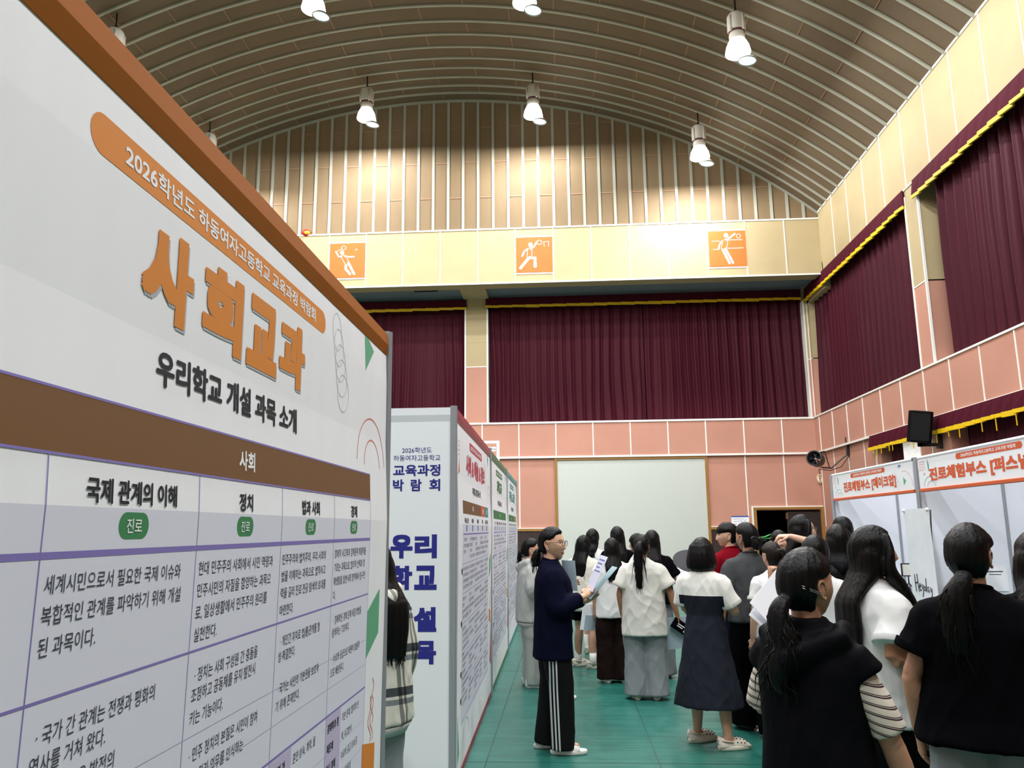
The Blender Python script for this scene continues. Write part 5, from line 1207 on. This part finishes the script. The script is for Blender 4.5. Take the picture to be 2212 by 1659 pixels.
PEOPLE['white_right'] = person('girl in a loose white tee with long black hair, facing the booth table', (1.455, 3.92), -80, 1.585,
    LONG(1.02, w0=0.095, w1=0.115, yb=-0.15, locks=(1, -1), lz=1.12),
    dict(k='tee', m=WT2, hem=0.74, fit=0.045, flare=0.0, sleeve=0.72, sr=0.082, amp=0.012), dict(k='wide', m=BK2), SNEAK,
    arms={1: dict(e=(0.20, -0.07, 1.035), w=(0.19, 0.165, 1.045), d=(-0.1, 1, 0.02), n=(-0.3, 0, -1)), -1: dict(e=(-0.22, 0.0, 1.05), w=(-0.15, 0.24, 1.02), d=(0.1, 1, 0), n=(0.2, 0, -1))}, head=(-8, -6), skin_rgb=(176, 128, 98), face=True, vox=0.009)
PEOPLE['black_right'] = person('girl in a black tee and grey sweatpants with a low ponytail, at the right', (1.58, 3.28), -22, 1.59,
    dict(k='pony', path=[(0, -0.113, -0.055), (0.0, -0.135, -0.075), (-0.03, -0.165, -0.16), (-0.035, -0.172, -0.28), (-0.01, -0.16, -0.42)], r=[0.022, 0.036, 0.056, 0.052, 0.01], wavy=0.006),
    dict(k='tee', m=BK, hem=0.80, fit=0.045, flare=0.03, sleeve=0.62, sr=0.080), dict(k='sweat', m=GREYSW, f=1.12, amp=0.014), SNEAK,
    arms={-1: dict(e=(-0.245, -0.02, 1.03), w=(-0.235, 0.03, 0.80)), 1: dict(e=(0.27, -0.02, 1.04), w=(0.2, 0.2, 0.98), n=(-1, 0, 0))}, head=(-18, -5), skin_rgb=(172, 128, 102), face=True, vox=0.009, build=1.08)
PEOPLE['edge'] = person('girl with loose wavy black hair cut off by the right edge', (2.10, 3.75), -20, 1.56, LONG(1.0, w0=0.10, w1=0.13, yb=-0.15), dict(k='tee', m=BK, fit=0.04), dict(k='wide', m=BK2), SNEAK)
PEOPLE['plaid'] = person('girl in a plaid hooded shirt half hidden behind the near board', (-1.01, 4.25), 52, 1.535,
    LONG(1.0, w0=0.092, w1=0.125, yb=-0.16, locks=(-1,), lz=1.02), dict(k='hoodie', m=PLAID, hem=0.66, fit=0.075, sleeve=1.9, sr=0.085, cm=LGREY), dict(k='wide', m=GREYSW), SNEAK)
PEOPLE['navy'] = person('girl in glasses and navy top reading a folder, white stripes down her trousers', (-0.10, 6.2), -84, 1.60,
    dict(k='pony', path=[(0, -0.112, -0.05), (0.0, -0.13, -0.065), (0.0, -0.145, -0.11), (0.0, -0.14, -0.17)], r=[0.022, 0.034, 0.042, 0.012]),
    dict(k='long', m=NAVY, hem=0.66, fit=0.04, flare=0.01, sleeve=1.86, sr=0.078), dict(k='straight', m=TRACK, f=1.12, amp=0.006), SLIDE,
    arms={1: dict(e=(0.20, 0.02, 1.03), w=(0.10, 0.22, 1.10), d=(-0.25, 0.75, 0.6), n=(-0.8, 0.3, -0.5), curl=(.35, .6, .7, .75), thumb=.5), -1: dict(e=(-0.19, 0.05, 1.03), w=(-0.06, 0.27, 1.06), d=(0.2, 0.7, 0.7), n=(0.9, -0.2, 0.1), curl=(.6, .7, .7, .7), thumb=.5)},
    head=(-26, -2), skin_rgb=(204, 160, 132), face=True, glasses=True, feet={-1: (-0.09, -0.06, 0.05), 1: (0.09, 0.05, -0.05)}, vox=0.009)
PEOPLE['hoodie'] = person('girl in a light grey hoodie and grey sweatpants standing behind the navy top', (-0.37, 8.62), -75, 1.49,
    dict(k='pony', path=[(0, -0.112, -0.02), (0.0, -0.135, -0.04), (0.0, -0.14, -0.12), (0.0, -0.13, -0.22)], r=[0.02, 0.03, 0.03, 0.01]), dict(k='hoodie', m=LGREY, hem=0.70, fit=0.06, sleeve=1.9, sr=0.085), dict(k='sweat', m=LGREY), SNEAK,
    arms={1: dict(e=(0.22, -0.02, 1.05), w=(0.16, 0.18, 0.98)), -1: dict(e=(-0.22, -0.02, 1.05), w=(-0.14, 0.2, 0.98))})
PEOPLE['vest'] = person('girl in black and white trousers mostly hidden behind the navy top, holding a pale folder', (-0.11, 8.05), -70, 1.50,
    LONG(1.25), dict(k='long', m=BK, hem=0.80, fit=0.02, sleeve=1.9), dict(k='wide', m=WPANT), SLIDE, arms={-1: dict(e=(-0.2, 0.03, 1.04), w=(-0.08, 0.2, 1.12))}, face=True)
PEOPLE['sweat'] = person('girl in a cream sweatshirt and black shorts with cream clogs and long hair', (0.22, 9.75), -28, 1.51,
    LONG(1.10, w0=0.09, w1=0.11), dict(k='sweat', m=CREAMSW, hem=0.74, fit=0.065, sleeve=1.92, sr=0.085, amp=0.013), dict(k='shorts', m=BK2, z=0.58), dict(k='clog', m=CLOGM, socks=0.19), skin_rgb=(176, 136, 112), feet={-1: (-0.13, 0.06, -0.6), 1: (0.12, -0.03, -0.75)})
def stussy(root, T, MH, s):
    pr = Print(lambda u, v, l: (u*s, (-0.166-0.02*(1.2-v))*s-l, v*s))
    for st in ([(-0.02, 1.20), (0.02, 1.235), (0.05, 1.20), (0.0, 1.16), (-0.03, 1.14)], [(0.04, 1.17), (0.07, 1.14), (0.10, 1.18)], [(0.02, 1.12), (0.05, 1.11), (0.04, 1.07)], [(0.06, 1.12), (0.09, 1.12), (0.08, 1.06), (0.10, 1.0)], [(0.09, 1.12), (0.13, 1.13), (0.12, 1.02)]): pr.path(st, 0.010, 0)
    pr.build('back_print', [INK], root)
PEOPLE['graphic'] = person('girl in a white tee with a black scrawled print on the back', (0.37, 10.85), -22, 1.585, LONG(1.24), dict(k='tee', m=WT2, hem=0.78, fit=0.045, sleeve=0.7, sr=0.08), dict(k='shorts', m=BK2, z=0.5), dict(k='clog', m=CLOGM, socks=0.24), extra=stussy)
PEOPLE['tall'] = person('tall girl in a black top with long straight hair, behind the white tees', (0.655, 10.1), 5, 1.61, LONG(1.12), dict(k='tee', m=BK, fit=0.03), dict(k='wide', m=BK2), SNEAK)
PEOPLE['brown'] = person('girl in a white tee and dark brown wide trousers with hair to mid back', (0.51, 8.86), 4, 1.485, LONG(1.14, w0=0.09, w1=0.105, tip=0.05), dict(k='tee', m=WT2, hem=0.72, fit=0.05, sleeve=0.72, sr=0.085, amp=0.012), dict(k='wide', m=BROWNT, amp=0.014), SNEAK, skin_rgb=(180, 138, 114))
PEOPLE['profile'] = person('girl with bangs whose face shows in left profile beyond the ponytail', (0.87, 9.7), 62, 1.525, dict(k='long', z=1.1, bangs=True), dict(k='tee', m=WT, fit=0.03), dict(k='wide', m=BK2), SNEAK, face=True)
PEOPLE['black_mid'] = person('girl in a wide black tee and grey trousers with long hair, just beyond the ponytail', (0.98, 9.15), -6, 1.565, LONG(1.0, w1=0.11), dict(k='tee', m=BK, fit=0.06, sleeve=0.75, sr=0.085), dict(k='wide', m=GREYP_), dict(k='sneaker', m=SHOEK), arms={1: dict(e=(0.23, 0.02, 1.05), w=(0.16, 0.24, 1.12))})
PEOPLE['pony'] = person('girl in oversized white tee and grey sweatpants with a long straight ponytail', (0.755, 8.02), -4, 1.525,
    dict(k='pony', path=[(0, -0.113, 0.03), (0.0, -0.145, 0.035), (-0.01, -0.165, -0.03), (-0.012, -0.165, -0.18), (-0.012, -0.16, -0.41)], r=[0.02, 0.032, 0.054, 0.056, 0.03]),
    dict(k='tee', m=WT, hem=0.62, fit=0.062, flare=0.005, sleeve=0.74, sr=0.086, amp=0.014), dict(k='wide', m=GREYSW, f=1.08, amp=0.013), CLOG, arms={1: dict(e=(0.27, -0.02, 1.03), w=(0.335, 0.03, 0.80), curl=(.8, .8, .85, .9)), -1: dict(e=(-0.24, -0.01, 1.03), w=(-0.22, 0.06, 0.8))}, head=(-12, 0), skin_rgb=(168, 120, 94), vox=0.009)
PEOPLE['bob'] = person('woman with bobbed hair in a white and slate dress, holding up a phone', (1.06, 6.37), -32, 1.51,
    dict(k='bob'), dict(k='dress', m=dress_mat(), cm=WT, sm=WT, z=0.31, w=0.275, fit=0.018, amp=0.011, sc=(5, 5, 1.6), sleeve=0.74, sr=0.074,), None, CLOG,
    arms={1: dict(e=(0.235, 0.06, 1.02), w=(0.07, 0.23, 1.12), d=(-0.1, 0.4, 0.9), n=(-1, 0.1, 0.2), curl=(.6, .6, .6, .6)), -1: dict(e=(-0.19, 0.05, 1.02), w=(-0.06, 0.22, 1.02))}, feet={-1: (-0.13, 0.06, -0.55), 1: (0.16, -0.03, -0.75)}, skin_rgb=(196, 152, 126), vox=0.009)
PEOPLE['red'] = person('girl in a dark red tee with a high ponytail, looking left', (1.64, 8.2), 30, 1.635,
    dict(k='pony', bangs=True, path=[(0, -0.10, 0.06), (0.0, -0.135, 0.07), (0.0, -0.16, 0.0), (0.0, -0.155, -0.12), (0.0, -0.14, -0.24)], r=[0.02, 0.034, 0.048, 0.044, 0.014]),
    dict(k='tee', m=REDT, hem=0.78, fit=0.05, sleeve=0.74, sr=0.084), dict(k='straight', m=NAVYT), SNEAK, arms={-1: dict(e=(-0.23, 0.06, 1.03), w=(-0.2, 0.26, 1.15), d=(0, .7, .7), n=(1, 0, 0))}, head=(50, 0), face=True)
def bow(root, T, MH, s):
    m = MB()
    for k in (-1, 1): m.sub(MB().ball((k*0.045, -0.15, -0.01), (0.042, 0.012, 0.024), 12, 8), Matrix.Identity(4))
    m.ball((0, -0.155, -0.01), (0.013, 0.014, 0.016), 10, 6)
    MB().sub(m, MH).build('black_bow', mat('bow_satin', (18, 18, 20), 0.35), root, True)
    g = MB().tube([(0.02, -0.165, 0.0), (0.07, -0.17, 0.012), (0.12, -0.165, 0.03)], [0.006, 0.012, 0.002], 8, flat=0.4)
    g.tube([(0.02, -0.165, -0.004), (0.08, -0.165, -0.008), (0.135, -0.16, 0.0)], [0.006, 0.010, 0.002], 8, flat=0.4)
    MB().sub(g, MH).build('green_ribbon', mat('ribbon_green', (44, 168, 74), 0.5), root, True)
PEOPLE['charcoal'] = person('woman in a charcoal tee, hair in a low bun with a black bow', (1.54, 6.92), 8, 1.625, dict(k='bun', bz=-0.055), dict(k='tee', m=CHAR, hem=0.82, fit=0.035, sleeve=0.66, sr=0.074), dict(k='wide', m=BK2), dict(k='sneaker', m=SHOEK),
    arms={-1: dict(e=(-0.235, -0.02, 1.03), w=(-0.245, 0.03, 0.80))}, extra=bow, skin_rgb=(172, 128, 104), head=(20, 0))
PEOPLE['glasses'] = person('girl in round glasses facing right, one arm raised to hold a ponytail', (2.12, 7.35), -108, 1.69, dict(k='long', z=1.2, locks=(1, -1), lz=1.2), dict(k='tee', m=BK, fit=0.03), dict(k='wide', m=BK2), SNEAK, face=True, glasses=True, skin_rgb=(206, 164, 140),
    arms={1: dict(e=(0.20, 0.14, 1.33), w=(0.19, -0.09, 1.42), d=(0.1, -1, 0.0), n=(-.3, 0, -1), curl=(.7, .7, .7, .7))}, head=(14, -2))
PEOPLE['held'] = person('girl in a white tee whose dark brown ponytail is held by the girl in glasses', (1.66, 6.62), 15, 1.47, dict(k='pony', path=[(0.02, -0.105, 0.03), (0.04, -0.14, 0.04), (0.06, -0.155, -0.03), (0.06, -0.15, -0.13)], r=[0.022, 0.036, 0.04, 0.012]), dict(k='tee', m=WT2, fit=0.04), dict(k='wide', m=BK2), SNEAK, hairm=HBROWN)
PEOPLE['down'] = person('girl facing the viewer with lowered eyes, only her head showing in the crowd', (2.02, 7.75), 165, 1.555, dict(k='long', z=1.25, bangs=True), dict(k='tee', m=BK, fit=0.03), dict(k='wide', m=BK2), SNEAK, face=True, head=(10, -16))
PEOPLE['fist'] = person('girl in a white tee, bent arm raised with its fist by the charcoal tee', (1.62, 5.35), -30, 1.53, LONG(1.2), dict(k='tee', m=WT2, fit=0.045, sleeve=0.74, sr=0.08), dict(k='wide', m=BK2), SNEAK, skin_rgb=(186, 140, 114),
    arms={-1: dict(e=(-0.27, -0.02, 1.06), w=(-0.27, -0.15, 1.29), d=(0.1, -0.1, 1), n=(0.6, 0.6, 0), curl=(1.5, 1.5, 1.5, 1.5), thumb=0.9)}, head=(-10, -8))
PEOPLE['short'] = person('person with short black hair standing furthest right against the booth', (2.80, 8.3), 10, 1.68, dict(k='short'), dict(k='tee', m=BK, fit=0.04), dict(k='wide', m=BK2), SNEAK)
PEOPLE['black_hood'] = person('girl in a black hooded top with loose hair left of the white tee', (1.97, 5.95), -15, 1.60, LONG(1.13, w0=0.092, w1=0.115), dict(k='hoodie', m=VEST, hem=0.72, fit=0.05, sleeve=1.85, sr=0.08), dict(k='wide', m=BK2), SNEAK)
# ---------------------------------------------------------------- things they hold
def held(name, label, cat, who, loc, rot, parts, group=None):
    """a held thing, placed in its holder's space but standing on its own in the scene"""
    P_ = PEOPLE[who]; s = 1.0
    o = bpy.data.objects.new(name, None); COL.objects.link(o); o.empty_display_size = 0.1
    M = Matrix.LocRotScale(Vector(loc), None, None)
    from mathutils import Euler
    o.matrix_world = P_.matrix_world @ M @ Euler(rot).to_matrix().to_4x4()
    tag(o, label, cat, group)
    for pn, mb, m in parts: mb.build(pn, m, o)
    return o
FOLD = mat('folder_pale_blue', (150, 178, 184), 0.5); PBLUE = mat('paper_pale_blue', (168, 186, 196), 0.6); INKB = mat('ink_blue_mark', (70, 96, 150), 0.7); GREYF = mat('fan_grey', (134, 136, 142), 0.5)
def leaf(a, b, t=0.002): return MB().box((-a/2, 0, -b/2), (a/2, t, b/2))
def lines(a, b, n): 
    m = MB()
    for k in range(n): m.box((-a/2+0.02, -0.001, b/2-0.03-0.03*k), (a/2-0.03-0.03*(k % 3), 0.0, b/2-0.038-0.03*k))
    return m
held('folder', 'pale blue folder held open by the girl in the navy top', 'folder', 'navy', (0.03, 0.37, 1.20), (-0.75, 0.0, 0.0), [('cover', leaf(0.23, 0.31, 0.004), FOLD)])
held('paper_sheet', 'white sheet with blue writing fanned above the pale blue folder', 'paper', 'navy', (0.07, 0.33, 1.27), (-0.45, 0.05, 0.1), [('sheet', leaf(0.21, 0.28), mat('paper_lavender', (204, 204, 222), 0.7)), ('printed_lines', lines(0.21, 0.28, 4), INKB)])
held('folder', 'pale folder showing behind the navy shoulder', 'folder', 'vest', (0.08, 0.13, 1.15), (0.1, 0, 0.3), [('cover', leaf(0.21, 0.29, 0.004), PBLUE)])
held('paper_stack', 'white and blue leaflets held low by the girl in brown trousers', 'paper', 'brown', (-0.25, 0.06, 0.66), (0.15, 0.1, 0.4), [('sheets', leaf(0.20, 0.28, 0.008), PAPER), ('front_leaflet', MB().box((-0.06, -0.006, -0.14), (0.06, 0, 0.02)), PBLUE)])
held('pouch', 'black pencil pouch with white lettering in the ponytailed girl\'s right hand', 'pouch', 'pony', (0.335, 0.03, 0.665), (0.0, 0.6, 0.1), [('case', MB().box((-0.075, -0.02, -0.05), (0.09, 0.02, 0.05)), BK), ('zip', MB().box((-0.075, -0.022, 0.048), (0.09, 0.022, 0.054)), DBLK), ('printed_marks', MB().box((-0.03, -0.0215, 0.01), (0.04, -0.0205, 0.018)).box((-0.03, -0.0215, -0.01), (0.03, -0.0205, -0.002)).box((0.05, -0.0215, -0.03), (0.07, -0.0205, 0.0)), WHITEP)])
held('paper_sheet', 'pale blue sheet hanging under the black pouch', 'paper', 'pony', (0.32, 0.065, 0.60), (0.1, -0.1, 0.1), [('sheet', leaf(0.23, 0.30), PBLUE)])
held('paper_sheet', 'white printed sheet held out beside the bobbed hair', 'paper', 'black_mid', (0.27, 0.26, 1.14), (-1.0, 0.2, -0.2), [('sheet', leaf(0.26, 0.2), PAPER), ('printed_lines', lines(0.24, 0.18, 5), INKG)])
held('mobile_phone', 'dark phone with a pale screen held up by the bobbed woman', 'phone', 'bob', (0.035, 0.30, 1.175), (-0.95, 0.1, 0.5), [('case', MB().box((-0.036, 0, -0.075), (0.036, 0.009, 0.075)), DBLK), ('screen', MB().box((-0.033, -0.001, -0.07), (0.033, 0, 0.07)), mat('phone_screen', (150, 190, 210), 0.15, spec=0.6))])
held('hand_fan', 'grey paper fan held in front of the girl in red', 'fan', 'red', (-0.16, 0.40, 1.26), (0.3, 0.2, -0.4), [('blade', MB().loft([[(x, 0.003*sin(x*20)+t_, z) for x, z in [(0.17*cos(a)*1.15, 0.12*sin(a)) for a in [2*pi*k/24 for k in range(24)]]] for t_ in (0, 0.003)]), GREYF), ('handle', MB().box((-0.01, 0, -0.22), (0.01, 0.004, -0.1)), DBLK)])
held('paper_sheet', 'white sheet jutting out in front of the striped-sleeved girl, upper one', 'paper', 'striped', (-0.235, 0.31, 1.33), (-0.5, 0.84, 0.733), [('sheet', leaf(0.19, 0.25), PAPER)])
held('paper_sheet', 'white sheet jutting out in front of the striped-sleeved girl, lower one', 'paper', 'striped', (-0.245, 0.315, 1.30), (-0.5, 0.74, 0.733), [('sheet', leaf(0.19, 0.25), PAPER)])
